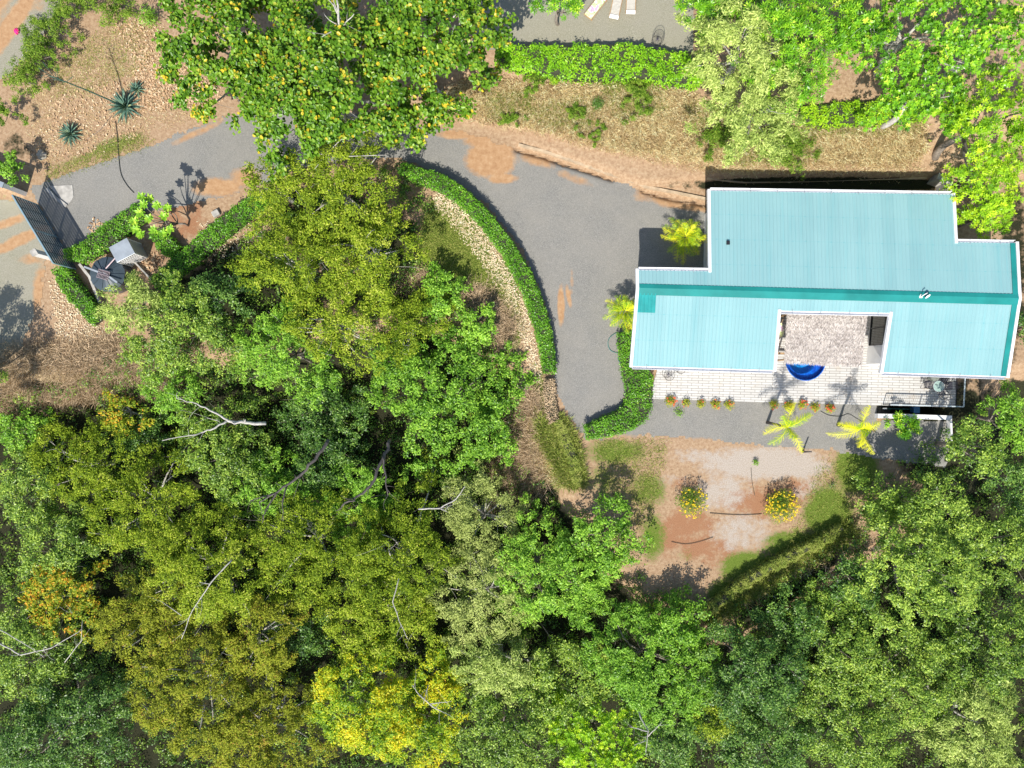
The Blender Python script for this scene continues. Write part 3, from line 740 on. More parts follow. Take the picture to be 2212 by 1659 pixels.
for a, b in ((OUT[3], e3), (e3, OUT[5])):
    ins = -rd * .32
    A, B = a + ins * .1, b + ins * .1
    q = [(A.x, A.y), (B.x, B.y), ((B + ins).x, (B + ins).y), ((A + ins).x, (A + ins).y)]
    mb.add([(x, y, roofz(x, y) + .05) for x, y in q], [(0, 3, 2, 1)])
hb(mb, 'edge_flashing', 'capm')
# gutters on the eaves (open channel), fascia caps on the gable sides
EDG = [(0, 1, 'g'), (1, 2, 'f'), (2, 3, 'g'), (3, 4, 'f'), (4, 5, 'f'), (5, 6, 'g'), (6, 7, 'f'), (7, 8, 'g'), (8, 9, 'f'), (9, 10, 'g'), (10, 11, 'f'), (11, 12, 'f'), (12, 13, 'g'), (13, 0, 'f')]
for i, j, k in EDG:
    a, b = OUT[i], OUT[j]; d = (b - a); dh = Vector((d.x, d.y, 0)).normalized(); o_ = Vector((-dh.y, dh.x, 0))   # outline runs clockwise: outward is left
    mb = MB()
    if k == 'g':
        for off, w, h, dz in ((.01, .016, .15, -.075), (.19, .022, .15, -.06), (.10, .20, .014, -.145)):
            mb.beam(a + o_ * off + Vector((0, 0, dz)) - dh * .0, b + o_ * off + Vector((0, 0, dz)), w, h)
        g_ = hb(mb, 'gutter', 'gutter')
        L = d.length; nb = max(2, int(L / 1.65))
        for q in range(nb):
            p = a.lerp(b, (q + .5) / nb); br = MB().beam(p + o_ * -.10 + Vector((0, 0, .04)), p + o_ * .20 + Vector((0, 0, .03)), .035, .012); hb(br, 'bracket', 'tin', g_)
    else:
        mb.beam(a + o_ * .09 + Vector((0, 0, -.06)) - dh * .08, b + o_ * .09 + Vector((0, 0, -.06)) + dh * .08, .18, .24)
        hb(mb, 'fascia', 'gutter')
# walls: the outline pulled in under the eaves
def offset_poly(P, d):
    n = len(P); R_ = []
    for i in range(n):
        p0, p1, p2 = P[i - 1], P[i], P[(i + 1) % n]
        a = Vector((p1.x - p0.x, p1.y - p0.y)).normalized(); b = Vector((p2.x - p1.x, p2.y - p1.y)).normalized()
        na = Vector((a.y, -a.x)); nb = Vector((b.y, -b.x)); m_ = (na + nb); m_ = m_ / max(.3, m_.dot(na))
        R_.append(Vector((p1.x + m_.x * d, p1.y + m_.y * d)))
    return R_
WP = offset_poly(OUT, .62)
mb = MB(); vs = []; fs = []; n = len(WP)
for p in WP: vs += [(p.x, p.y, -2.0), (p.x, p.y, roofz(p.x, p.y) - .06)]
for i in range(n): j = (i + 1) % n; fs.append((2 * i, 2 * j, 2 * j + 1, 2 * i + 1))
mb.add(vs, fs); hb(mb, 'wall', 'white')
def window(i, j, t0, t1, z0, z1, name='window', panes=2):
    a, b = WP[i], WP[j]; A = Vector((a.x, a.y, 0)); B = Vector((b.x, b.y, 0)); d = (B - A).normalized(); o_ = Vector((-d.y, d.x, 0))
    p, q = A.lerp(B, t0), A.lerp(B, t1); fr = MB(); up = Vector((0, 0, 1))
    for s, e in ((p + up * z0, q + up * z0), (p + up * z1, q + up * z1)): fr.beam(s + o_ * .03, e + o_ * .03, .10, .07)
    for t in [k / panes for k in range(panes + 1)]:
        s = p.lerp(q, t); fr.beam(s + up * (z0 + .035) + o_ * .03, s + up * (z1 - .035) + o_ * .03, .09, .06)
    f = hb(fr, name, 'darkmetal')
    g = MB(); g.beam(p + up * (z0 + z1) / 2 + o_ * .012, q + up * (z0 + z1) / 2 + o_ * .012, .01, z1 - z0)
    hb(g, 'pane', 'glasswin', f)
window(6, 7, .34, .96, .45, 2.5); window(8, 9, .2, .7, .3, 2.3); window(7, 8, .1, .45, .25, 2.3); window(7, 8, .55, .9, .25, 2.3)
window(9, 10, .15, .40, .9, 2.1); window(9, 10, .55, .8, .9, 2.1); window(5, 6, .2, .7, .25, 2.3, 'window', 3); window(10, 11, .3, .6, 1, 2); window(3, 4, .3, .6, 1, 2); window(0, 1, .2, .3, 1, 2); window(0, 1, .6, .7, 1, 2)
v0 = roofpt(2777, 927); mb = MB(); mb.box(v0 + Vector((0, 0, .07)), (.2, .24, .12)); hb(mb, 'roof_vent', 'darkmetal', bevel=.02)
# sill ledge in front of the courtyard window
# satellite dish on the ridge
p = Vector((*NG(3532, 1127, 4.75), ZR)); sd = empty('satellite_dish', p, 'small white satellite dish on a bent arm, standing on the green ridge cap', 'satellite dish')
MB().tube([p, p + Vector((-.02, 0, .2)), p + Vector((.08, .1, .36)), p + Vector((.2, .18, .42))], .03, 8).build('mast', 'white', sd, True)
MB().tube([p + Vector((-.06, .03, .05)), p + Vector((-.08, .12, .2))], .025, 6).box(p + Vector((0, 0, .04)), (.2, .2, .05)).build('bracket', 'white', sd)
mb = MB(); c = p + Vector((.30, -.02, .26)); R_ = Matrix.Rotation(math.radians(55), 3, 'X') @ Matrix.Rotation(math.radians(25), 3, 'Y')
vs = [c + R_ @ Vector((0, 0, -.08))]; fs = []
for ri in (1, 2, 3):
    for k in range(20): a = k * math.pi / 10; vs.append(c + R_ @ Vector(((.065 * ri) * math.cos(a), .055 * ri * math.sin(a), -.05 + .007 * ri * ri)))
for k in range(20): fs.append((0, 1 + k, 1 + (k + 1) % 20))
for ri in (0, 1):
    for k in range(20): a = 1 + ri * 20; fs.append((a + k, a + 20 + k, a + 20 + (k + 1) % 20, a + (k + 1) % 20))
mb.add(vs, fs); mb.build('reflector', 'white', sd, True)

# ---------------------------------------------------------------- terrace and plunge pool
ZT = .16
pc = Vector((*NG(3074, 1376, ZT), 0)); PR = 1.37
outer = [Vector((*NG(a, b, ZT), ZT)) for a, b in ((2530, 1330), (2497, 1450), (2483, 1521), (2900, 1534), (3380, 1547), (3646, 1554), (3652, 1330), (3420, 1170), (2940, 1140), (2900, 1330))]
hole = [Vector((pc.x + PR * math.cos(a), pc.y + PR * math.sin(a), ZT)) for a in np.linspace(0, 2 * math.pi, 48, endpoint=False)]
tris = tessellate_polygon([outer, hole])
mb = MB(); mb.add(outer + hole, [t for t in tris]); no = len(outer)
mb.add([(p.x, p.y, ZT) for p in outer] + [(p.x, p.y, -.35) for p in outer], [(i, (i + 1) % no, no + (i + 1) % no, no + i) for i in range(no)])
pt = mb.build('patio', 'tiles'); tag(pt, kind='structure')
bmx = bmesh.new(); bmx.from_mesh(pt.data)
for f in bmx.faces:
    if abs(f.normal.z) > .5 and f.normal.z < 0: f.normal_flip()
bmx.to_mesh(pt.data); bmx.free()
pool = empty('plunge_pool', (pc.x, pc.y, ZT), 'round blue mosaic plunge pool sunk in the white terrace, half under the thatch', 'pool')
MB().disc(pc, PR, PR, ZT, -.22, 48).disc(pc, PR, PR - .05, ZT + .012, ZT + .012, 48).build('pool_wall', 'mosaic', pool)
MB().disc(pc + Vector((-.08, .05, 0)), .93, PR + .08, -.22, -.215, 48).build('step', 'mosaic', pool)
mb = MB().disc(pc + Vector((-.08, .05, 0)), .93, .93, -.22, -.75, 48); mb.disc(pc + Vector((-.08, .05, 0)), 0.001, .93, -.75, -.75, 48); mb.build('basin', 'aqua', pool)
MB().disc(pc, .001, PR - .002, .06, .06, 48).build('water', 'water', pool)
for dx in (-.32, .06):
    MB().tube([pc + Vector((dx, -.1, -.74)), pc + Vector((dx, -.1, -.70))], .09, 16).build('pool_light', 'white', pool)

# thatched canopy
TQ = [Vector((*NG(3008, 1188, 2.95), 2.95)), Vector((*NG(3302, 1196, 2.95), 2.95)), Vector((*NG(3280, 1392, 2.35), 2.35)), Vector((*NG(2996, 1378, 2.35), 2.35))]
th = empty('thatch_canopy', (*((TQ[0] + TQ[2]) / 2).xy, ZT), 'sun-bleached palm thatch canopy shading the pool in the courtyard', 'canopy')
mb = MB(); mb.add([tuple(q + Vector((0, 0, -.03))) for q in TQ] + [tuple(q + Vector((0, 0, -.16))) for q in TQ], [(0, 1, 2, 3)[::-1], (4, 5, 6, 7), (0, 1, 5, 4), (1, 2, 6, 5), (2, 3, 7, 6), (3, 0, 4, 7)]); mb.build('deck', 'wood', th)
r = np.random.default_rng(5); k = 17000
a_ = r.uniform(-.015, 1.02, k); b_ = r.uniform(-.01, 1.03, k)
q0, q1, q2, q3 = [np.array(q) for q in TQ]
Pp = ((q0 * (1 - a_)[:, None] + q1 * a_[:, None]) * (1 - b_)[:, None] + (q3 * (1 - a_)[:, None] + q2 * a_[:, None]) * b_[:, None])
layer_ = (b_ * 9) % 1.0
Pp[:, 2] += r.uniform(-.02, .05, k) + .07 * (1 - layer_) * 0.8
dn = (q3 - q0) / np.linalg.norm(q3 - q0)
DD = dn + r.normal(0, .33, (k, 3)) * np.array([1, .4, .35]); NN = np.tile(np.array([0, -.1, 1.0]), (k, 1)) + r.normal(0, .45, (k, 3))
tt = .5 + r.normal(0, .2, k) + .12 * np.sin(Pp[:, 0] * 2.3) * np.sin(Pp[:, 1] * 2.9)
leaves('thatch', Pp, NN, .34, .035, 'thatch', th, tt, r, 'kite', DD)
for q in TQ:
    c = (TQ[0] + TQ[2]) / 2; b = q.lerp(c, .08); MB().tube([(b.x, b.y, ZT), (b.x, b.y, b.z - .14)], .06, 8).build('post', 'wood', th, True)
# hammock slung under the left wing's eave
h0 = Vector((*NG(2982, 1232, 1.3), 1.3)); h1 = Vector((*NG(2968, 1300, 1.3), 1.3))
hm = empty('hammock', (h0.x, h0.y, ZT), 'striped cloth hammock hanging at the left edge of the thatched courtyard', 'hammock')
X_, Y_, F_, nx_, ny_ = grid_mesh(0, 1, 0, 1, .1)
ax = h1 - h0; sidev = Vector((-ax.y, ax.x, 0)).normalized()
V_ = [h0 + ax * x + sidev * (y - .5) * .7 * math.sin(math.pi * min(max(x, .02), .98)) + Vector((0, 0, -.55 * math.sin(math.pi * x) + .35 * (2 * y - 1) ** 2 * math.sin(math.pi * x))) for x, y in zip(X_, Y_)]
raw('cloth', np.array([tuple(v) for v in V_]), F_, 'towel', hm, None, True)
for a, b in ((h0, h0 + Vector((0, .5, .6))), (h1, h1 - Vector((0, .5, -.6)))): MB().tube([a, b], .015, 5).build('rope', 'wood', hm)
bp = Vector((*NG(2962, 1347, .5), 0)); wp = Vector((*NG(2998, 1349, .5), 0))
tag(MB().beam(bp + Vector((0, 0, .5)), wp + Vector((0, 0, .5)), .12, .1).build('timber_beam', 'wood'), 'short brown timber beam beside the left corner of the thatch', 'beam')

# balcony railing: one run on the south edge, one on the east edge
rl = [Vector((*NG(a, b, ZT), ZT)) for a, b in ((3369, 1543), (3643, 1550), (3650, 1400))]
ra = empty('balcony_railing', rl[1], 'pale-topped railing with thin dark bars round the terrace\'s right corner', 'railing')
mb = MB(); 
for a, b in ((rl[0], rl[1]), (rl[1], rl[2])): mb.beam(a + Vector((0, 0, .92)), b + Vector((0, 0, .92)), .07, .05)
mb.build('top_rail', 'rail', ra)
mb = MB(); L = 0
for a, b in ((rl[0], rl[1]), (rl[1], rl[2])):
    n = int((b - a).length / .13)
    for q in range(1, n):
        p = a.lerp(b, q / n); mb.tube([p, p + Vector((0, 0, .9))], .009, 4)
    mb.beam(a + Vector((0, 0, .1)), b + Vector((0, 0, .1)), .03, .03)
mb.build('bars', 'darkmetal', ra)
for a in (rl[0], rl[0].lerp(rl[1], .5), rl[1], rl[1].lerp(rl[2], .5), rl[2]): MB().box(a + Vector((0, 0, .45)), (.05, .05, .9)).build('post', 'darkmetal', ra)
# things under the balcony
bp = Vector((*NG(3497, 1563, -.6), -1.3)); bl = empty('water_trough', bp, 'blue plastic tub standing in the sunk passage below the railing', 'tub')
MB().box(bp + Vector((0, 0, .45)), (.36, .42, .5)).build('tub', 'bluep', bl, bevel=.04)
MB().box(bp + Vector((0, 0, .72)), (.42, .48, .04)).build('rim', 'bluep', bl, bevel=.01)
a = Vector((*NG(3376, 1559, .0), .0)); b = Vector((*NG(3486, 1562, -.3), -.5)); brm = empty('pool_brush', a, 'long green pole with a white brush head lying below the railing', 'brush')
MB().tube([a, b], .018, 6).build('handle', 'ghose', brm); MB().box(a, (.28, .08, .06)).build('brush_head', 'white', brm)
st = empty('garden_steps', (*NG(3368, 1575), -.5), 'dark concrete steps going down between the white wall and the terrace', 'steps')
for q in range(5):
    c = Vector((*NG(3345 + q * 13, 1568, -.2 * q), -.15 - .24 * q)); MB().box(c + Vector((0, 0, -.5)), (.30, 1.0, 1.0)).build('step', 'darkcon', st)

# ---------------------------------------------------------------- furniture
def strap_chair(name, c, rz, label):
    o = empty(name, c, label, 'chair', 'patio chairs round the glass table'); R_ = Matrix.Rotation(rz, 3, 'Z'); c = Vector(c)
    w = lambda x, y, z: c + R_ @ Vector((x, y, z))
    fr = MB(); pts = [w(-.27 * math.cos(a), -.22 + -.30 * math.sin(a) * 1.0, .82 - .0 * a) for a in np.linspace(0, math.pi, 10)]
    fr.tube([w(-.25, .28, .62)] + pts + [w(.25, .28, .62)], .014, 5)
    for sx in (-1, 1): fr.tube([w(.25 * sx, .28, .62), w(.25 * sx, .27, 0)], .014, 5).tube([w(.25 * sx, -.22, .80), w(.22 * sx, -.30, 0)], .014, 5).tube([w(.23 * sx, .24, .42), w(.23 * sx, -.24, .42)], .014, 5)
    fr.build('frame', 'darkmetal', o, True)
    st = MB()
    for q in range(6): st.box(w(0, -.2 + q * .085, .43), (.46, .05, .012), rz)
    st.build('seat', 'strap', o)
    bk = MB()
    for q in range(5): bk.box(w(-.18 + q * .09, -.36, .66), (.045, .012, .36), rz)
    bk.build('backrest', 'strap', o)
    return o
def NT(x, y, z=ZT): return (*NG(x, y, z), ZT)
tcn = Vector(NT(3583, 1474, .9)); tb = empty('glass_table', tcn, 'small round glass-topped patio table at the terrace\'s right end', 'table')
MB().tube([tcn + Vector((0, 0, .71)), tcn + Vector((0, 0, .722))], .36, 32).build('table_top', 'glass', tb)
mb = MB(); mb.tube([tcn + Vector((.36 * math.cos(a), .36 * math.sin(a), .716)) for a in np.linspace(0, 2 * math.pi, 33)], .012, 5); mb.build('rim', 'rail', tb)
for q in range(4):
    a = q * math.pi / 2 + .5; MB().tube([tcn + Vector((.26 * math.cos(a), .26 * math.sin(a), .70)), tcn + Vector((.32 * math.cos(a), .32 * math.sin(a), 0))], .014, 5).build('leg', 'darkmetal', tb)
strap_chair('patio_chair', NT(3543, 1466, .6), math.radians(-85), 'black strap patio chair left of the round glass table')
strap_chair('patio_chair', NT(3604, 1447, .6), math.radians(-215), 'black strap patio chair behind the glass table, nearest the roof edge')
strap_chair('patio_chair', NT(3621, 1471, .6), math.radians(95), 'black strap patio chair between the glass table and the east railing')
strap_chair('patio_chair', NT(3593, 1500, .6), math.radians(25), 'black strap patio chair in front of the glass table, by the south railing')
c = Vector(NT(3567, 1442, .8)); cv = empty('covered_grill', c, 'grey-green covered bundle between the glass table and the roof edge', 'bundle')
mb = MB()
bmx = bmesh.new(); bmesh.ops.create_icosphere(bmx, subdivisions=3, radius=1)
for v in bmx.verts:
    nn = v.co.normalized(); v.co = Vector((nn.x * .30, nn.y * .24, nn.z * .45 + .45)) * (1 + .06 * math.sin(9 * nn.x + 5 * nn.z) + .05 * math.sin(14 * nn.y))
mb.add([c + v.co for v in bmx.verts], [[v.index for v in f.verts] for f in bmx.faces]); bmx.free(); mb.build('cover', 'cushion', cv, True)

def wire_chair(c, rz, label, seatcol='darkmetal', zb=ZT):
    o = empty('wire_chair', c, label, 'chair', 'round wire garden chairs'); c = Vector(c); R_ = Matrix.Rotation(rz, 3, 'Z')
    w = lambda x, y, z: c + R_ @ Vector((x, y, z))
    fr = MB(); hoop = [w(.37 * math.cos(a), -.08 + .42 * math.sin(a), .62 + .26 * math.sin(a)) for a in np.linspace(0, 2 * math.pi, 30)]
    fr.tube(hoop, .013, 5)
    base = [w(.33 * math.cos(a), .05 + .30 * math.sin(a), .015) for a in np.linspace(0, 2 * math.pi, 26)]; fr.tube(base, .011, 5)
    for a in (.6, 2.5, 4.0, 5.4): fr.tube([w(.35 * math.cos(a), -.08 + .40 * math.sin(a), .62 + .24 * math.sin(a)), w(.33 * math.cos(a), .05 + .30 * math.sin(a), .015)], .010, 5)
    fr.build('frame', 'darkmetal', o, True)
    st = MB(); cc = w(0, -.02, .36)
    for a in np.linspace(0, 2 * math.pi, 30, endpoint=False):
        e = w(.37 * math.cos(a), -.08 + .42 * math.sin(a), .62 + .26 * math.sin(a)); m_ = e.lerp(cc, .6) + Vector((0, 0, -.12)); st.tube([e, m_, cc], .005, 3)
    st.build('seat', 'strap', o)
    return o
wire_chair(NT(2551, 1425, .6), math.radians(20), 'round wire chair on the white tiles at the terrace\'s left end')
wire_chair(NT(2592, 1400, .6), math.radians(40), 'round wire chair half hidden under the left wing\'s gutter')
x, y, z = Gt(1418, 90); wire_chair((x, y, z + .03), math.radians(-15), 'round wire chair on the upper gravel terrace behind the trimmed hedge')

def lounger(px, py, ang, label, m, pad):
    x, y, z = Gt(px, py, .3); o = empty('sun_lounger', (x, y, z + .03), label, 'sun lounger', 'sun loungers on the upper terrace')
    R_ = Matrix.Rotation(math.radians(ang), 3, 'Z'); c = Vector((x, y, z + .03)); w = lambda a, b, h: c + R_ @ Vector((a, b, h))
    fr = MB()
    for sx in (-.30, .30): fr.beam(w(sx, 0, .30), w(sx, 1.9, .30), .05, .06)
    for yy in (.02, .95, 1.88): fr.beam(w(-.28, yy, .30), w(.28, yy, .30), .05, .05)
    fr.build('frame', 'wood', o)
    st = MB()
    for q in range(23): st.beam(w(-.27, .07 + q * .08, .335), w(.27, .07 + q * .08, .335), .062, .012)
    st.build('slats', m, o)
    if pad:
        for q in range(4): MB().box(w(0, .25 + q * .48, .39), (.54, .46, .07), math.radians(ang)).build('cushion', pad, o, bevel=.025)
    else:
        MB().beam(w(0, -.10, .33), w(0, .10, .42), .58, .02).build('footrest', 'white', o)
    for sx in (-.28, .28):
        for yy in (.15, 1.7): MB().beam(w(sx, yy, 0), w(sx, yy, .27), .05, .05).build('leg', 'wood', o)
lounger(1269, 38, -38, 'sun lounger with a pink and green striped cushion, on the gravel terrace', 'slatw', 'towel')
lounger(1326, 38, -12, 'cream slatted sun lounger tilted slightly, in the middle of the three on the gravel', 'slatw', None)
lounger(1362, 28, -2, 'cream slatted sun lounger with a white foot end, nearest the feathery tree', 'slatw', None)

# ---------------------------------------------------------------- gate, posts, tank, pump housing
gA = Vector((*NG(146, 782), 0)); gB = Vector((*NG(294, 1028), 0)); GH = 2.45
gt = empty('sliding_gate', gA, 'dark blue-grey board gate across the gravel drive, leaning away from view', 'gate')
d = (gB - gA); up = Vector((0, 0, 1))
mb = MB()
mb.beam(gA + up * GH, gB + up * GH, .08, .05); mb.build('top_rail', 'gaterail', gt)
MB().beam(gA + up * .08, gB + up * .08, .06, .08).build('bottom_rail', 'gatem', gt)
for t in (0.0, .165, .33, .497, .51, .67, .83, 1.0):
    p = gA.lerp(gB, t); MB().box(p + up * (GH / 2 + .04), (.06, .07, GH - .14), math.atan2(d.y, d.x)).build('stile', 'gaterail' if t in (0.0, .497, .51, 1.0) else 'gatem', gt)
nb = 9
for q in range(nb):
    zc = .13 + (q + .5) * (GH - .2) / nb; hh = (GH - .2) / nb - .075
    MB().beam(gA + up * zc + Vector((.0, .0, 0)), gB + up * zc, .025, hh).build('board', 'gatem', gt)
tag(gt, None, None)
def post(px, py, w, h, m, label, rz=0.0, name='gate_pillar'):
    x, y, z = Gt(px, py); o = empty(name, (x, y, z), label, 'pillar')
    MB().box((x, y, z + h / 2 - .2), (w, w, h + .4), rz).build('shaft', m, o, bevel=.01); MB().box((x, y, z + h + .03), (w + .08, w + .08, .06), rz).build('cap', 'concrete', o, bevel=.01)
post(116, 557, .34, 1.9, 'white', 'white pillar outside the lower end of the dark gate', .5)
x0, y0 = NG(102, 742); x1, y1 = NG(-160, 640)
bw = empty('boundary_wall', (x0, y0, 0), 'white wall with a grey coping at the left edge above the gate', 'wall')
MB().beam((x0, y0, 1.0), (x1, y1, 1.0), .30, 2.2).build('wall', 'white', bw); MB().beam((x0, y0, 2.14), (x1, y1, 2.14), .36, .07).build('coping', 'tin', bw)
x, y, z = Gt(93, 336); bmx = bmesh.new(); bmesh.ops.create_icosphere(bmx, subdivisions=3, radius=1); mb = MB()
for v in bmx.verts:
    q = v.co.normalized(); v.co = Vector((q.x * .38, q.y * .32, q.z * .26)) * (1 + .14 * math.sin(4 * q.x + 2) + .12 * math.sin(6 * q.y + 4 * q.z))
mb.add([Vector((x, y, z + .12)) + v.co for v in bmx.verts], [[v.index for v in f.verts] for f in bmx.faces]); bmx.free()
tag(mb.build('boulder', 'rock'), 'single pale boulder on the soil above the gate', 'boulder')
# black ribbed water tank
tc_ = Vector((*NG(404, 1045, 1.3), 0)); tk = empty('water_tank', tc_, 'round black ribbed-top water tank beside the grey pump box', 'water tank')
mb = MB(); seg = 20; TR = 1.17
for k in range(seg):
    a0 = 2 * math.pi * k / seg; a1 = 2 * math.pi * (k + 1) / seg; am = (a0 + a1) / 2
    def pp(a, r_, z): return (tc_.x + r_ * math.cos(a), tc_.y + r_ * math.sin(a), z)
    dz = .06 if k % 2 else 0.0
    mb.add([pp(a0, TR, 1.1 + dz), pp(a1, TR, 1.1 + dz), pp(a1, .3, 1.42 + dz * .7), pp(a0, .3, 1.42 + dz * .7), pp(a0, TR, 1.02), pp(a1, TR, 1.02), pp(a0, .3, 1.3), pp(a1, .3, 1.3)],
           [(0, 1, 2, 3), (4, 5, 1, 0), (0, 3, 6, 4), (1, 5, 7, 2)])
mb.build('lid', 'tank', tk)
MB().tube([tc_ + up * -.2, tc_ + up * 1.04], [TR * .985, TR * .985], 40).build('body', 'tank', tk)
MB().tube([tc_ + up * 1.3, tc_ + up * 1.46], .33, 24).build('hatch', 'tank', tk)
rk = Vector((*NG(390, 1047, 1.7), 1.58)); RA = math.radians(-17); rr_ = empty('metal_rack', rk, 'small reddish grille lying on top of the black water tank', 'grille')
R_ = Matrix.Rotation(RA, 3, 'Z'); mb = MB()
for sx in (-1, 0, 1): mb.box(rk + R_ @ Vector((0, sx * .27, .03)), (.78, .04, .04), RA)
for q in range(9): mb.box(rk + R_ @ Vector((-.37 + q * .0925, 0, 0)), (.03, .56, .03), RA)
mb.build('grille', 'rackm', rr_)
for (a, b), lab in ((((322, 1018), (395, 1045)), 'grey plank under the left side of the tank\'s grille'), (((395, 1040), (448, 1078)), 'grey plank under the right side of the tank\'s grille')):
    A = Vector((*NG(*a, 1.5), 1.54)); B = Vector((*NG(*b, 1.5), 1.54)); tag(MB().beam(A, B, .12, .04).build('plank', 'tin'), lab, 'plank')
A = Vector((*NG(404, 1024, 1.6), 1.60)); B = Vector((*NG(434, 982, 1.9), 1.72)); tag(MB().tube([A, B], .05, 8).build('pipe', 'rackm'), 'pale pipe joining the black tank to the grey pump box', 'pipe')
# pump box: sheet-metal top, lattice side
QB = [NG(*p, 1.75) for p in ((415, 944), (484, 907), (515, 966), (446, 1002))]
pb = empty('pump_box', (QB[2][0], QB[2][1], 0), 'grey sheet-roofed pump box with a lattice side, beside the round tank', 'box')
mb = MB().prism(QB, 1.70, 1.76); mb.build('roof', 'tin', pb, bevel=.01)
c_ = Vector((sum(q[0] for q in QB) / 4, sum(q[1] for q in QB) / 4, 0)); QI = [c_ + (Vector((*q, 0)) - c_) * .93 for q in QB]
for i in (0, 1, 3): MB().beam(QI[i] + up * .85, QI[(i + 1) % 4] + up * .85, .04, 1.7).build('side_panel', 'tin', pb)
mb = MB(); a, b = QI[2], QI[3]
for q in range(9):
    p = a.lerp(b, q / 8); mb.beam(p + up * 0, p + up * 1.68, .03, .03)
for q in range(9): mb.beam(a + up * (.1 + q * .19), b + up * (.1 + q * .19), .03, .035)
mb.build('lattice', 'white', pb)
for i in range(4): MB().beam(QI[i], QI[i] + up * 1.69, .08, .08).build('post', 'white', pb)
x, y, z = Gt(468, 462); o = MB().box((x, y, z + .1), (.48, .40, .28), .5).build('concrete_block', 'concrete', bevel=.02); tag(o, 'small pale concrete block on red soil beside the diagonal hedge', 'block')
x, y, z = Gt(38, 69); pk = empty('plastic_bag', (x, y, z), 'crumpled hot pink plastic bag dropped on the dirt road', 'bag')
bmx = bmesh.new(); bmesh.ops.create_icosphere(bmx, subdivisions=3, radius=1); mb = MB()
for v in bmx.verts:
    q = v.co.normalized(); v.co = Vector((q.x * .16, q.y * .2, q.z * .1)) * (1 + .3 * math.sin(7 * q.x + 2) * math.sin(6 * q.y) + .15 * math.sin(13 * q.z))
mb.add([Vector((x, y, z + .1)) + v.co for v in bmx.verts], [[v.index for v in f.verts] for f in bmx.faces]); bmx.free(); mb.build('film', 'pink', pk, True)
a = Gt(52, 122); b = Gt(73, 106); tag(MB().beam((a[0], a[1], a[2] + .12), (b[0], b[1], b[2] + .12), .07, .05).build('white_stake', 'white'), 'white painted stake lying at the verge of the dirt road', 'stake')

def cable(pts, rad, m, label, name='hose', cat='hose', z=.03):
    P = [Vector((*Gt(*p)[:2], Gt(*p)[2] + z + rad)) for p in pts]
    Q = []
    for i in range(len(P) - 1):
        p0, p1, p2, p3 = P[max(i - 1, 0)], P[i], P[i + 1], P[min(i + 2, len(P) - 1)]
        for t in (0, .25, .5, .75):
            Q.append(.5 * ((2 * p1) + (p2 - p0) * t + (2 * p0 - 5 * p1 + 4 * p2 - p3) * t * t + (3 * p1 - p0 - 3 * p2 + p3) * t ** 3))
    Q.append(P[-1]); tag(MB().tube(Q, rad, 5).build(name, m, None, True), label, cat)
cable([(250, 262), (255, 300), (257, 335), (262, 375), (275, 400), (290, 417)], .022, 'hose', 'thin black cable snaking across the gravel drive to the whorl-leaved tree', 'cable', 'cable')
cable([(190, 300), (215, 283), (232, 262), (243, 250)], .016, 'bark', 'thin brown cable on the soil between the two agaves', 'cable', 'cable')
cable([(1332, 718), (1318, 728), (1313, 742), (1320, 758), (1345, 765)], .02, 'ghose', 'teal hose looped on the gravel beside the house hedge', 'hose', 'hose')
cable([(1345, 765), (1352, 772), (1340, 782), (1335, 774), (1346, 770), (1358, 790), (1375, 820)], .02, 'ghose', 'coiled end of a teal hose against the house hedge')
cable([(1772, 888), (1790, 897), (1815, 899), (1832, 894), (1850, 904), (1864, 912)], .018, 'hose', 'black hose lying on the gravel between the two golden palms')
cable([(1533, 1108), (1570, 1111), (1610, 1112), (1645, 1110)], .018, 'hose', 'dark hose lying between the two yellow-flowered bushes')
cable([(1450, 1170), (1480, 1175), (1510, 1170), (1540, 1160)], .016, 'hose', 'dark hose curving on the red soil below the left flower bush')
cable([(1622, 1010), (1624, 1040), (1630, 1070)], .016, 'hose', 'short dark hose running down from the small seedling')

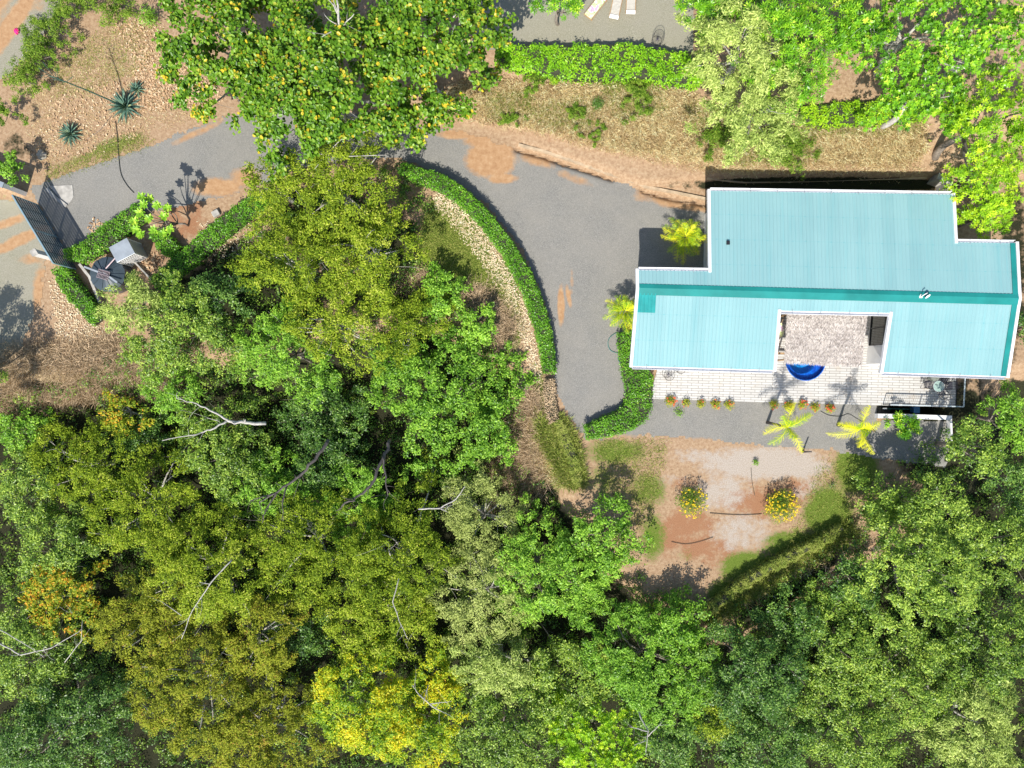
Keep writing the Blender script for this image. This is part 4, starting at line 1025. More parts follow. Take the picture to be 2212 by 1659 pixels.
# ================================================================ PLANTING
def hedge(pts, h, m, label, name='hedge', cat='hedge', per=290, L=.13, Wd=.075, lump=.08, core=True, seed=1, group=None):
    """pts: (px, py, half width px) along the top"""
    r = np.random.default_rng(seed); P3 = []
    for px, py, hw in pts:
        x, y, z = Gt(px, py, h); P3.append((x, y, z, hw * S * (HC - h - z) / HC))
    P3 = np.array(P3); seg = np.linalg.norm(np.diff(P3[:, :2], axis=0), axis=1); cum = np.concatenate([[0], np.cumsum(seg)]); Lt = cum[-1]
    f = lambda t: np.stack([np.interp(t, cum, P3[:, k]) for k in range(4)], -1)
    root = empty(name, (P3[0, 0], P3[0, 1], P3[0, 2]), label, cat, group)
    wm = P3[:, 3].mean(); n = int(per * (Lt + wm) * (2 * wm + 1.1 * h))
    t = r.uniform(-wm * .25, Lt + wm * .25, n); q = f(np.clip(t, 0, Lt)); e = .05
    dq = f(np.clip(t + .3, 0, Lt)) - f(np.clip(t - .3, 0, Lt)); dq = dq[:, :2] / (np.linalg.norm(dq[:, :2], axis=1, keepdims=True) + 1e-9)
    over = t - np.clip(t, 0, Lt)
    a = r.uniform(-.15, math.pi + .15, n)
    sg = lambda v, p: np.sign(v) * np.abs(v) ** p
    lat = sg(np.cos(a), .5) * q[:, 3]; hz = np.clip(sg(np.sin(a), .5), 0.02, 1) * h
    lat = np.where(r.uniform(size=n) < (2 * q[:, 3]) / (2 * q[:, 3] + 1.3 * h), r.uniform(-1, 1, n) * q[:, 3] * .9, lat); top = np.abs(lat) < q[:, 3] * .75; hz = np.where(top, h, hz)
    nrm2 = np.stack([-dq[:, 1], dq[:, 0]], 1)
    lw = lump * (np.sin(t * 2.1 + lat * 3) + np.sin(t * 4.7 - lat * 5 + 1) + np.sin(t * 9 + 2))
    P = np.stack([q[:, 0] + nrm2[:, 0] * lat * (1 + lw * .5) + dq[:, 0] * over, q[:, 1] + nrm2[:, 1] * lat * (1 + lw * .5) + dq[:, 1] * over, q[:, 2] + hz + lw * h * .6 * (hz > h * .5)], 1)
    P += r.normal(0, .045, P.shape); P[:, 2] -= np.abs(r.normal(0, .06, n))
    N = np.stack([nrm2[:, 0] * np.cos(a) * (~top), nrm2[:, 1] * np.cos(a) * (~top), np.where(top, 1.0, np.sin(a) + .3)], 1) + r.normal(0, .5, (n, 3))
    tint = .48 + r.normal(0, .17, n) + .10 * np.sin(t * 1.7 + lat * 2)
    leaves('foliage', P, N, L, Wd, m, root, tint, r)
    if core:
        mb = MB(); K = max(2, int(Lt / .5)); vs = []; fs = []
        for k in range(K + 1):
            s = Lt * k / K; g = f(np.array([s]))[0]; d = f(np.array([min(Lt, s + .3)]))[0] - f(np.array([max(0, s - .3)]))[0]; d = d[:2] / (np.linalg.norm(d[:2]) + 1e-9); nn = np.array([-d[1], d[0]]); w = max(.05, g[3] - .10)
            for (u_, z_) in ((-1, -.3), (-1, h * .8), (-.75, h - .09), (.75, h - .09), (1, h * .8), (1, -.3)): vs.append((g[0] + nn[0] * w * u_, g[1] + nn[1] * w * u_, g[2] + z_))
        for k in range(K):
            for j in range(5): fs.append((k * 6 + j, k * 6 + j + 1, k * 6 + 7 + j, k * 6 + 6 + j))
        fs += [tuple(range(6)), tuple(range(6 * K, 6 * K + 6))[::-1]]
        mb.add(vs, fs); mb.build('branches', 'core', root)
    return root

hedge([(868, 362, 14), (905, 376, 17), (950, 390, 18), (1000, 422, 18), (1050, 473, 18), (1095, 533, 18), (1130, 590, 19), (1155, 650, 19), (1173, 710, 18), (1184, 765, 16), (1187, 803, 15)], 1.05, 'hedge', 'long trimmed hedge curving along the inside of the gravel drive', lump=.05)
hedge([(143, 548, 12), (170, 545, 21), (215, 515, 23), (262, 480, 22), (298, 452, 18)], 1.0, 'hedge', 'trimmed hedge running up from the gate\'s lower end to the whorl-leaved tree', seed=2)
hedge([(572, 428, 20), (530, 450, 21), (480, 488, 22), (430, 530, 22), (380, 575, 20), (335, 612, 18)], .9, 'hedge', 'trimmed diagonal hedge between red soil bed and forest', seed=3)
hedge([(125, 580, 18), (150, 622, 21), (180, 658, 20), (206, 690, 17)], .9, 'hedge', 'trimmed hedge at the lower left beside the shaded road', seed=4)
hedge([(335, 505, 16), (358, 530, 22), (375, 542, 18)], .8, 'hedge', 'short round-ended hedge clump under the whorl-leaved tree', seed=5)
hedge([(1356, 722, 21), (1362, 762, 24), (1375, 805, 30), (1385, 850, 30), (1378, 890, 30), (1340, 914, 26), (1300, 926, 22), (1270, 934, 15)], .85, 'hedge', 'leafy hedge at the house\'s front left corner, hooking round the gravel', seed=6, lump=.07)
hedge([(1400, 812, 12), (1396, 850, 12)], .6, 'hedge', 'narrow end of hedge touching the terrace\'s left edge', seed=16)
hedge([(1078, 112, 20), (1130, 118, 27), (1200, 126, 33), (1280, 128, 36), (1350, 126, 38), (1420, 134, 36), (1480, 146, 33), (1515, 160, 24)], 1.0, 'hedge_lime', 'broad bright green hedge below the upper terrace with scattered pale flowers', seed=7, lump=.09, L=.16, Wd=.09)
hedge([(1735, 245, 16), (1790, 244, 24), (1860, 240, 24), (1930, 234, 24), (1990, 232, 22)], .8, 'lime', 'loose yellow-green hedge below the bare tan yard at the top right', seed=8, lump=.14, L=.17, Wd=.08)
hedge([(1186, 822, 13), (1188, 850, 14), (1190, 880, 14), (1196, 910, 13)], .5, 'brush', 'dried brown clipped hedge continuing below the long curved hedge', seed=9, lump=.05)
hedge([(1505, 1336, 9), (1560, 1300, 10), (1620, 1254, 10), (1700, 1208, 10), (1770, 1175, 9), (1822, 1143, 7)], .95, 'grass', 'narrow tall grass bank edging the lawn above the lower forest, throwing a dark shadow', name='grass_bank', cat='grass bank', seed=12, L=.34, Wd=.035, lump=.2, per=330)
hedge([(1205, 912, 9), (1222, 950, 12), (1240, 1000, 12), (1250, 1048, 8)], .5, 'grass', 'tall grass bank from the brown clipped hedge down to the lawn', name='grass_bank', cat='grass bank', seed=13, L=.34, Wd=.035, lump=.2, per=330)
# pale bloom flecks in the broad hedge
r = np.random.default_rng(11)

# ---- trees. (kind, px, py, radius px, height m, name, label, extras)
TREES = [
 ('broad', 500, 75, 175, 8.0, 'broadleaf_tree', 'big-leaved tree at the top, nearest the agaves, its crown flecked yellow'),
 ('broad', 715, 165, 185, 8.5, 'broadleaf_tree', 'big-leaved tree at the top overhanging the drive where it bends, with pale limbs showing'),
 ('broad', 925, 105, 175, 8.0, 'broadleaf_tree', 'big-leaved tree at the top beside the upper gravel terrace and broad hedge'),
 ('mango', 1213, 5, 48, 3.2, 'mango_tree', 'small whorl-leaved tree at the top edge left of the loungers'),
 ('mango', 1545, -5, 78, 5.0, 'mango_tree', 'glossy green tree at the top edge just right of the loungers'),
 ('mango', 1730, 60, 145, 6.0, 'mango_tree', 'glossy whorl-leaved tree above the bare tan yard'),
 ('mango', 1862, 40, 70, 5.5, 'mango_tree', 'glossy green crown at the top edge above the tan yard\'s right side'),
 ('round', 2010, 60, 150, 7.0, 'laurel_tree', 'rounded glossy tree at the top right with bare pale twigs under it'),
 ('round', 2000, 205, 95, 6.0, 'laurel_tree', 'glossy tree overhanging the right side of the bare tan yard'),
 ('lime', 2150, 270, 120, 7.0, 'laurel_tree', 'yellow-green tree on the right edge above the house corner'),
 ('round', 2175, 70, 90, 7.0, 'laurel_tree', 'glossy green tree in the extreme top right corner'),
 ('lime', 2140, 395, 80, 4.5, 'laurel_tree', 'yellow-green tree touching the rear right corner of the turquoise roof'),
 ('lime', 2125, 470, 52, 3.2, 'laurel_tree', 'small yellow-green tree in the notch of the roof\'s rear right corner'),
 ('silver', 1610, 90, 130, 6.0, 'feathery_tree', 'feathery pale olive tree at the top, right of the loungers'),
 ('silver', 1640, 220, 118, 5.2, 'feathery_tree', 'feathery pale tree leaning over the dry grass bank left of the tan yard'),
 ('olive', 720, 405, 150, 5.8, 'thorn_tree', 'yellow-olive tree just below the drive, shading the start of the curved hedge'),
 ('olive', 590, 400, 62, 4.6, 'thorn_tree', 'thin olive tree at the drive\'s lower edge, above the diagonal hedge\'s end'),
 ('olive', 640, 560, 118, 5.4, 'thorn_tree', 'yellow-olive tree at the right end of the diagonal hedge'),
 ('olive', 790, 545, 110, 5.4, 'thorn_tree', 'yellow-olive tree left of the green slope inside the curved hedge'),
 ('olive', 715, 690, 105, 5.2, 'thorn_tree', 'yellow-olive crown in the middle left, above the bare forked branch'),
 ('fern', 610, 765, 95, 5.0, 'forest_tree', 'bright leafy tree above the bare forked branch'),
 ('silver', 285, 660, 66, 4.0, 'guava_tree', 'grey-green tree just below the black water tank'),
 ('mid', 375, 715, 110, 4.6, 'guava_tree', 'dense grey-green tree right of the dry brush, below the diagonal hedge'),
 ('deep', 470, 640, 70, 3.6, 'forest_tree', 'dark low tree tucked against the diagonal hedge\'s lower side'),
 ('olive', 890, 700, 78, 3.4, 'forest_tree', 'pale olive tree between the green slope and the yellow-olive thorn trees'),
 ('bright', 950, 640, 60, 2.2, 'forest_tree', 'low bright shrub tree on the open slope inside the curved hedge'),
 ('bright', 1030, 700, 45, 2.0, 'forest_tree', 'low bright shrub tree beside the pile of dead palm fronds'),
 ('bright', 985, 865, 152, 5.5, 'forest_tree', 'large bright green tree filling the bend of the hedge, left of the brown clipped hedge'),
 ('fern', 855, 790, 62, 4.0, 'forest_tree', 'green tree in shade above the large bright green tree'),
 ('fern', 372, 850, 62, 3.6, 'forest_tree', 'fresh green ferny tree left of the bare forked branch'),
 ('mid', 480, 975, 110, 5.0, 'forest_tree', 'mid-green tree below the bare forked branch'),
 ('orange', 262, 895, 48, 3.2, 'forest_tree', 'small tree with yellow and orange leaves at the dry brush\'s lower edge'),
 ('deep', 300, 950, 58, 3.0, 'forest_tree', 'very dark hollow-looking tree left of the bare forked branch'),
 ('olive', 180, 1000, 105, 4.8, 'forest_tree', 'yellow-olive tree near the left edge below the dry brush'),
 ('bright', 40, 930, 55, 3.0, 'forest_tree', 'bright green bush-like tree on the left edge below the dry brush'),
 ('mid', 70, 1060, 85, 4.0, 'forest_tree', 'brownish green tree on the left edge beside the yellow-olive one'),
 ('olive', 310, 1090, 120, 5.6, 'forest_tree', 'yellow-olive tree left of the long dark curving limb'),
 ('mid', 120, 1180, 90, 5.0, 'forest_tree', 'mid-green tree on the left, above the orange-leaved tree'),
 ('orange', 130, 1300, 85, 5.0, 'forest_tree', 'tree with orange and yellow leaf tips near the left edge'),
 ('mid', 75, 1440, 95, 5.0, 'forest_tree', 'pale grey-green tree on the left edge with white twigs'),
 ('deep', 130, 1570, 135, 6.0, 'forest_tree', 'dark green tree filling the lower left corner'),
 ('mid', 40, 1330, 50, 4.0, 'forest_tree', 'shaded tree at the left edge beside the orange-leaved tree'),
 ('olive', 450, 1230, 140, 6.5, 'thorn_tree', 'yellow-olive thorn tree with long pale twigs, centre of the lower left forest'),
 ('rust', 320, 1330, 105, 6.0, 'thorn_tree', 'rusty olive thorn tree right of the orange-leaved tree'),
 ('rust', 400, 1490, 140, 6.5, 'thorn_tree', 'large rusty olive thorn tree right of the dark lower left corner'),
 ('rust', 550, 1380, 95, 5.8, 'thorn_tree', 'rusty olive thorn tree left of the dark hollow and gold-flowered tree'),
 ('rust', 555, 1600, 125, 6.2, 'thorn_tree', 'rusty olive thorn tree at the bottom edge, left of the gold-flowered trees'),
 ('olive', 660, 1190, 120, 6.2, 'thorn_tree', 'yellow-olive thorn tree above the dark hollow in the forest\'s middle'),
 ('fern', 600, 1060, 82, 5.0, 'forest_tree', 'green tree around the base of the long dark curving limb'),
 ('fern', 770, 1090, 88, 4.6, 'forest_tree', 'green tree under the second dark curving limb'),
 ('deep', 690, 1010, 70, 4.0, 'forest_tree', 'deep green tree between the two dark curving limbs'),
 ('deep', 700, 900, 90, 3.6, 'forest_tree', 'deep green tree in shade right of the bare forked branch'),
 ('olive', 850, 1210, 135, 6.3, 'thorn_tree', 'yellow-green thorn tree with a white stem, left of the grey-leaved tree'),
 ('olive', 830, 1340, 118, 6.0, 'thorn_tree', 'yellow-green thorn tree just above the gold-flowered trees'),
 ('deep', 650, 1370, 60, 3.6, 'forest_tree', 'blue-green low tree in the dark hollow left of the gold-flowered trees'),
 ('gold', 790, 1520, 118, 6.2, 'flowering_tree', 'golden-flowered tree at the bottom, the larger and left one of two'),
 ('gold', 905, 1570, 95, 5.8, 'flowering_tree', 'golden-flowered tree at the bottom edge, the smaller right-hand one with bare twigs'),
 ('gold', 940, 1470, 55, 5.0, 'flowering_tree', 'small golden-flowered crown below the grey-leaved tree'),
 ('grey', 1040, 1110, 95, 5.0, 'grey_tree', 'greyish thin-leaved tree left of the low hedge bank\'s shady end'),
 ('grey', 1045, 1290, 118, 6.0, 'grey_tree', 'greyish fine-leaved tree in the centre bottom forest, right of the white-stemmed thorn tree'),
 ('fern', 1180, 1240, 118, 6.0, 'forest_tree', 'green layered tree below the bright green tree at the lawn\'s left edge'),
 ('bright', 1305, 1170, 82, 3.4, 'forest_tree', 'bright green tree growing at the lawn\'s lower left edge'),
 ('silver', 1075, 1440, 88, 5.4, 'forest_tree', 'pale green tree just right of the golden-flowered trees'),
 ('mid', 1090, 1580, 110, 5.6, 'forest_tree', 'mid-green tree at the bottom edge right of the golden-flowered trees'),
 ('fern', 1410, 1430, 145, 5.6, 'forest_tree', 'large layered fern-green tree below the lawn'),
 ('mid', 1230, 1480, 105, 5.6, 'forest_tree', 'mid-green tree left of the large layered fern-green tree'),
 ('lime', 1290, 1600, 100, 5.8, 'forest_tree', 'yellow-green tree at the bottom edge, below the layered fern-green tree'),
 ('deep', 1440, 1590, 90, 5.2, 'forest_tree', 'dark tree with grey bare twigs at the bottom edge centre'),
 ('bright', 1470, 1365, 60, 3.2, 'forest_tree', 'green tree touching the left end of the shaded grass ridge below the lawn'),
 ('olive', 1545, 1540, 55, 5.6, 'forest_tree', 'feathery yellow-green tree standing narrow at the bottom'),
 ('deep', 1625, 1460, 118, 5.6, 'forest_tree', 'glossy tree in the lower right forest below the dark ridge shadow'),
 ('deep', 1640, 1590, 110, 6.0, 'forest_tree', 'dark glossy tree at the bottom edge right of the narrow feathery one'),
 ('deep', 1720, 1345, 70, 3.6, 'forest_tree', 'shaded tree just behind the grass ridge\'s right half'),
 ('deep', 1845, 1255, 60, 3.2, 'forest_tree', 'dark shaded tree at the ridge\'s right end'),
 ('mid', 1805, 1400, 115, 6.0, 'forest_tree', 'grey-green broad tree in the middle of the lower right forest'),
 ('mid', 1985, 1230, 135, 6.6, 'forest_tree', 'large sunlit yellow-green tree in the lower right forest'),
 ('mid', 2140, 1180, 95, 6.2, 'forest_tree', 'sunlit tree against the right edge, level with the lawn\'s bottom'),
 ('mid', 1915, 1120, 58, 2.8, 'forest_tree', 'small dark-shadowed tree at the lawn\'s right edge'),
 ('mid', 2020, 1095, 80, 5.0, 'forest_tree', 'glossy tree right of the lawn below the shaded yard'),
 ('mid', 2130, 1390, 125, 6.5, 'forest_tree', 'pale green tree on the right edge in the lower forest'),
 ('mid', 1960, 1460, 130, 6.5, 'forest_tree', 'pale green tree in the lower right forest, left of the edge tree'),
 ('silver', 2100, 1570, 125, 6.5, 'forest_tree', 'pale olive tree in the lower right corner'),
 ('mid', 1830, 1570, 115, 6.2, 'forest_tree', 'dense green tree at the bottom edge, second from the lower right corner'),
 ('mid', 2110, 970, 58, 5.0, 'forest_tree', 'small glossy tree lit by itself in the dark area right of the garden wall'),
 ('fern', 2185, 905, 62, 4.0, 'forest_tree', 'layered fern-green tree on the right edge level with the terrace table'),
 ('deep', 2195, 1040, 60, 4.0, 'forest_tree', 'deep green tree on the right edge in the shade below the terrace'),
 ('deep', 2215, 700, 40, 4.0, 'forest_tree', 'dark tree squeezed between the roof\'s right gable and the frame edge'),
 ('bright', 22, 365, 34, 2.2, 'garden_shrub', 'bright green shrub on the left edge behind the white boundary wall'),
 ('bush', 85, 70, 50, 1.6, 'fine_bush', 'fine-leaved bush leaning over the dirt road at the top left'),
 ('bush', 140, 20, 55, 1.8, 'fine_bush', 'fine-leaved bush at the top edge right of the dirt road'),
 ('bush', 50, 165, 48, 1.6, 'fine_bush', 'fine-leaved dark bush at the left edge below the dirt road'),
 ('bush', 85, 125, 42, 1.4, 'fine_bush', 'fine-leaved bush beside the white stake'),
 ('bush', 8, 240, 30, 1.5, 'fine_bush', 'fine-leaved bush on the left edge above the small agave'),
 ('bush', 235, -5, 60, 1.8, 'fine_bush', 'fine-leaved bush at the top edge left of the big-leaved trees'),
 ('bush', 1245, 240, 30, .8, 'bank_bush', 'fine olive bush in the middle of the dry bank, below the broad hedge'),
 ('bush', 1375, 205, 42, 1.0, 'bank_bush', 'wide fine-leaved bush just under the broad hedge\'s right half'),
 ('bush', 1160, 175, 30, .8, 'bank_bush', 'fine-leaved bush under the broad hedge\'s left end'),
 ('bush', 1110, 255, 28, .7, 'bank_bush', 'low fine bush on the bank nearest the big-leaved trees'),
 ('bush', 1290, 280, 24, .6, 'bank_bush', 'small fine bush low on the middle of the dry bank'),
 ('bush', 1560, 290, 46, .9, 'bank_bush', 'fine dark bush at the left foot of the feathery pale tree'),
 ('bush', 1700, 310, 58, 1.0, 'bank_bush', 'broad fine green bush on the bank at the right foot of the feathery tree'),
 ('deep', 1760, 1560, 60, 4.0, 'forest_tree', 'dark low tree between two bottom-edge trees in the lower right forest'),
 ('mango', 1960, 925, 34, 1.5, 'potted_shrub', 'glossy light-green shrub standing alone in shade below the white garden wall'),
]
for k, t in enumerate(TREES):
    kind, px, py, rp, h, nm, lab = t
    if py > 700 and rp > 80: rp *= 1.1
    c = 'bush' if nm.endswith(('bush', 'shrub')) else 'tree'
    ex = {}
    if nm in ('fine_bush', 'bank_bush'): ex = dict(limbs=3, twigs=False, dens=1.15, amp=.3, ang=random.uniform(0, 3), asp=1.2)
    elif kind == 'olive': ex = dict(dens=.82, amp=.24, asp=random.uniform(.85, 1.2), ang=random.uniform(0, 3))
    elif kind in ('silver', 'grey', 'fern', 'rust'): ex = dict(dens=.9, amp=.22, asp=random.uniform(.85, 1.2), ang=random.uniform(0, 3))
    elif kind == 'broad': ex = dict(dens=1.0, amp=.13, limbs=11)
    elif kind in ('mid', 'deep', 'bright'): ex = dict(dens=.95, amp=.22, asp=random.uniform(.88, 1.15), ang=random.uniform(0, 3))
    tree(kind, px, py, rp, h, nm, lab, c, **ex)
# the tree outside the left edge whose shade falls across the road
tree('mid', -150, 845, 118, 7.0, 'roadside_tree', 'tree outside the left edge that shades the road', base=None)

def bare_tree(name, label, lines, bark='palebark', cat='dead branch'):
    """lines: list of ([(px,py,z)...], r0, r1)"""
    p0 = lines[0][0][0]; x, y = G(p0[0], p0[1], p0[2]); o = empty(name, (x, y, float(T(x, y))), label, cat)
    r = np.random.default_rng(int(p0[0])); mb = MB()
    for pts, r0, r1 in lines:
        P = [Vector((*G(a, b, c), c)) for a, b, c in pts]; Q = []
        for i in range(len(P) - 1):
            for s in range(4): Q.append(P[i].lerp(P[i + 1], s / 4) + Vector(r.normal(size=3) * r0 * .35))
        Q.append(P[-1]); m = len(Q)
        mb.tube(Q, [r0 + (r1 - r0) * i / (m - 1) for i in range(m)], 7)
        for q in range(max(2, m // 2)):
            s = Q[r.integers(m // 3, m)]; d = (Q[-1] - Q[0]).normalized(); e = s + Vector((d.x * .5 + r.normal() * .45, d.y * .5 + r.normal() * .45, .15)) * r.uniform(.5, 1.3)
            mb.tube(limb_path(s, e, r, .05, 4), [r1 * .8 + .004, r1 * .6, r1 * .45, r1 * .3, .004], 4)
    mb.build('limbs', bark, o, True)
    return o
bare_tree('dead_tree', 'bare grey forked branch lying across the canopy at the left middle', [([(572, 916, 3.2), (530, 914, 3.8), (492, 909, 4.2)], .12, .085), ([(492, 909, 4.2), (460, 890, 4.6), (425, 873, 5.0), (382, 861, 5.4)], .075, .02), ([(492, 909, 4.2), (455, 928, 4.5), (425, 938, 4.8), (350, 952, 5.4)], .07, .02), ([(475, 910, 4.2), (448, 903, 4.6)], .03, .012)])
bare_tree('dead_tree', 'long dark limb curving down-left through the middle of the forest', [([(712, 950, 3.6), (680, 995, 4.6), (640, 1035, 5.2), (600, 1062, 5.8), (560, 1085, 6.2)], .12, .035), ([(620, 1050, 5.2), (610, 1085, 5.7), (612, 1125, 5.9)], .06, .02), ([(600, 1062, 5.4), (575, 1100, 5.9), (566, 1130, 6.1)], .06, .02), ([(590, 1066, 5.6), (560, 1076, 6), (540, 1082, 6.2)], .05, .02)], 'darkbark')
bare_tree('dead_tree', 'dark limb curving down-left above the green tree in the forest\'s centre', [([(842, 950, 2.8), (828, 990, 3.8), (800, 1050, 4.8), (770, 1075, 5.3), (738, 1095, 5.7)], .12, .05), ([(828, 985, 3.8), (833, 1030, 4.4), (838, 1070, 4.8)], .07, .03)], 'darkbark')
bare_tree('dead_tree', 'thin pale forked branch right of the centre forest', [([(905, 1100, 5.2), (950, 1098, 5.6), (985, 1078, 5.8), (1005, 1050, 6.0)], .05, .02), ([(950, 1098, 5.6), (965, 1105, 5.9)], .03, .01)])
bare_tree('dead_tree', 'pale twiggy branch over the yellow-olive trees at the lower left', [([(500, 1210, 6.8), (455, 1260, 7.2), (415, 1320, 7.2), (392, 1380, 7.2)], .045, .015), ([(455, 1262, 7.1), (430, 1258, 7.3)], .025, .01), ([(392, 1330, 7.1), (350, 1300, 7.3)], .025, .01)])
bare_tree('dead_tree', 'thin white stem showing through the yellow-green thorn tree', [([(862, 1250, 6.6), (848, 1300, 6.8), (862, 1340, 6.9), (880, 1380, 6.8)], .035, .018)])
bare_tree('dead_tree', 'cluster of bare grey twigs in the right-hand golden-flowered tree', [([(905, 1500, 5.9), (940, 1530, 6.5), (960, 1540, 6.7)], .045, .02), ([(925, 1480, 5.9), (915, 1520, 6.4)], .03, .012), ([(905, 1500, 5.9), (890, 1480, 6.4)], .03, .012), ([(930, 1520, 6.3), (975, 1515, 6.7)], .03, .01)])
bare_tree('dead_tree', 'white angular twigs at the left edge of the lower forest', [([(0, 1390, 5.0), (45, 1415, 5.4), (110, 1400, 5.6), (170, 1365, 5.8)], .045, .02), ([(0, 1360, 5.2), (60, 1395, 5.5), (95, 1420, 5.6)], .03, .012), ([(140, 1430, 5.2), (175, 1385, 5.7), (178, 1340, 5.9)], .025, .01)])
bare_tree('dead_tree', 'tangle of pale bare twigs at the bottom edge centre', [([(1380, 1540, 5.2), (1400, 1580, 6.0), (1395, 1625, 6.2)], .05, .02), ([(1400, 1580, 6.0), (1360, 1570, 6.3)], .035, .012), ([(1400, 1590, 6.0), (1430, 1560, 6.3)], .035, .012), ([(1395, 1600, 6.0), (1370, 1610, 6.4)], .03, .01)])
bare_tree('dead_tree', 'pale bare fan of twigs under the glossy trees at the top right', [([(2100, 150, 6.0), (2085, 138, 6.6), (2050, 128, 7.0)], .05, .02), ([(2085, 138, 6.6), (2060, 145, 7.0)], .03, .01), ([(2080, 60, 7.0), (2078, 85, 7.1), (2060, 72, 7.2)], .08, .03)])
bare_tree('dead_tree', 'pale upright limbs showing in the big-leaved tree over the drive bend', [([(740, 100, 8.0), (733, 55, 8.6), (728, 0, 9.0)], .09, .05), ([(735, 60, 8.4), (765, 30, 9.0)], .05, .02), ([(733, 55, 8.5), (695, 80, 9.0)], .05, .015), ([(735, 40, 8.6), (715, 5, 9.0)], .05, .02)])
bare_tree('dead_tree', 'thin bare branches crossing the drive\'s shade below the big-leaved tree', [([(660, 325, 5.2), (700, 335, 5.4), (750, 338, 5.6), (835, 335, 5.4)], .035, .02), ([(700, 335, 5.4), (740, 300, 5.8), (800, 280, 6.0)], .03, .015), ([(700, 338, 5.4), (680, 365, 5.6)], .03, .012)])

# ---- big-leaved whorl tree by the gate hedge
def rosette_tree():
    bx, by = NG(719, 861); o = empty('rosette_tree', (bx, by, 0), 'small tree with big glossy leaves in whorls, casting a sharp shadow on the drive', 'tree')
    r = np.random.default_rng(21); tips = []
    for zx, zy, z in ((1200, 335, 3.6), (1330, 410, 3.7), (1185, 470, 3.4), (1390, 500, 3.3), (1150, 610, 3.0), (1300, 620, 3.1), (1440, 610, 2.9), (1260, 520, 3.9), (1215, 400, 3.8), (1190, 650, 2.7), (1380, 640, 2.6), (1420, 430, 3.2), (1270, 350, 3.4), (1140, 540, 3.0)):
        tips.append(Vector((*NG(zx / 2.212, 600 + zy / 2.212, z), z)))
    cen = sum(tips, Vector()) / len(tips); fork = Vector((bx, by, 0)).lerp(cen, .35); fork.z = .9
    mb = MB(); mb.tube([(bx, by, -.1), (bx - .04, by + .02, .5), fork], [.08, .07, .06], 8)
    f2 = fork.lerp(cen, .5); f2.z = 1.9; mb.tube([fork, f2], [.055, .045], 7)
    PP, NN, DD, TT = [], [], [], []
    for i, t in enumerate(tips):
        mb.tube(limb_path(fork if i % 2 else f2, t, r, .05, 4), [.04, .035, .028, .022, .016], 6)
        for ringk, (nn, el, ln) in enumerate(((9, .15, .34), (6, .7, .26))):
            for q in range(nn):
                a = 2 * math.pi * q / nn + ringk + r.uniform(-.2, .2); d = np.array([math.cos(a) * math.cos(el), math.sin(a) * math.cos(el), math.sin(el)]) + r.normal(0, .08, 3)
                PP.append(np.array(t) + d * ln * .55); DD.append(d); NN.append(np.array([-d[0] * .5, -d[1] * .5, 1.0]) + r.normal(0, .15, 3)); TT.append(.5 + r.normal(0, .2))
    mb.build('trunk', 'bark', o, True)
    leaves('crown', np.array(PP), np.array(NN), .38, .15, 'rosette', o, np.array(TT), r, 'fold', np.array(DD))
rosette_tree()

# ---- agaves
def agave(px, py, R, n, label, seed, h=.5):
    r = np.random.default_rng(seed); x, y, z = Gt(px, py, .1); o = empty('agave', (x, y, z), label, 'agave')
    V = []; F = []; tt = []
    for k in range(n):
        a = k * 2.39996 + r.uniform(-.1, .1); el = .12 + 1.15 * (k / n) ** 1.3; L = R * (1.0 - .35 * (k / n)) * r.uniform(.88, 1.1); w = .055 * R / 1.2 + .015
        d = np.array([math.cos(a), math.sin(a), 0]); s = np.array([-d[1], d[0], 0])
        b = len(V)
        for f, ww in ((0, .7), (.35, 1.0), (.7, .7), (1, .03)):
            p = np.array([x, y, z + .08]) + d * L * f * math.cos(el) + np.array([0, 0, 1]) * (L * f * math.sin(el) - .18 * L * f * f * (1 - k / n))
            V += [p - s * w * ww + [0, 0, .025], p + [0, 0, 0], p + s * w * ww + [0, 0, .025]]
        for j in range(3):
            F += [(b + 3 * j, b + 3 * j + 1, b + 3 * j + 4, b + 3 * j + 3), (b + 3 * j + 1, b + 3 * j + 2, b + 3 * j + 5, b + 3 * j + 4)]
            t0 = .5 + r.normal(0, .18); tt += [t0 + (.4 if r.uniform() < .12 else 0), t0]
    raw('leaves', np.array(V), np.array(F), 'agave', o, np.array(tt)); return o, (x, y, z)
ag, (x, y, z) = agave(271, 230, 1.30, 64, 'large blue-green agave sending up a long leaning flower stalk', 1)
A = Vector((x, y, z)); B = Vector((*G(100, 160, 4.6), 4.6)); C_ = A.lerp(B, .5) + Vector((0, 0, .25)); mb = MB(); mb.tube([A, A.lerp(C_, .5), C_, C_.lerp(B, .55), B], [.055, .05, .042, .034, .02], 7)
r = np.random.default_rng(4)
for q in range(12):
    s = A.lerp(B, .72 + q * .024); s.z += .2; e = s + Vector((r.normal() * .35, r.normal() * .35, .25)); mb.tube([s, s.lerp(e, .5), e], [.018, .014, .02], 5)
mb.build('flower_stalk', 'agave', ag, True)
agave(296, 193, .72, 40, 'smaller agave half shaded behind the large one with the flower stalk', 2)
agave(152, 290, .98, 58, 'compact blue-green agave alone on the soil, nearest the white boundary wall', 3)

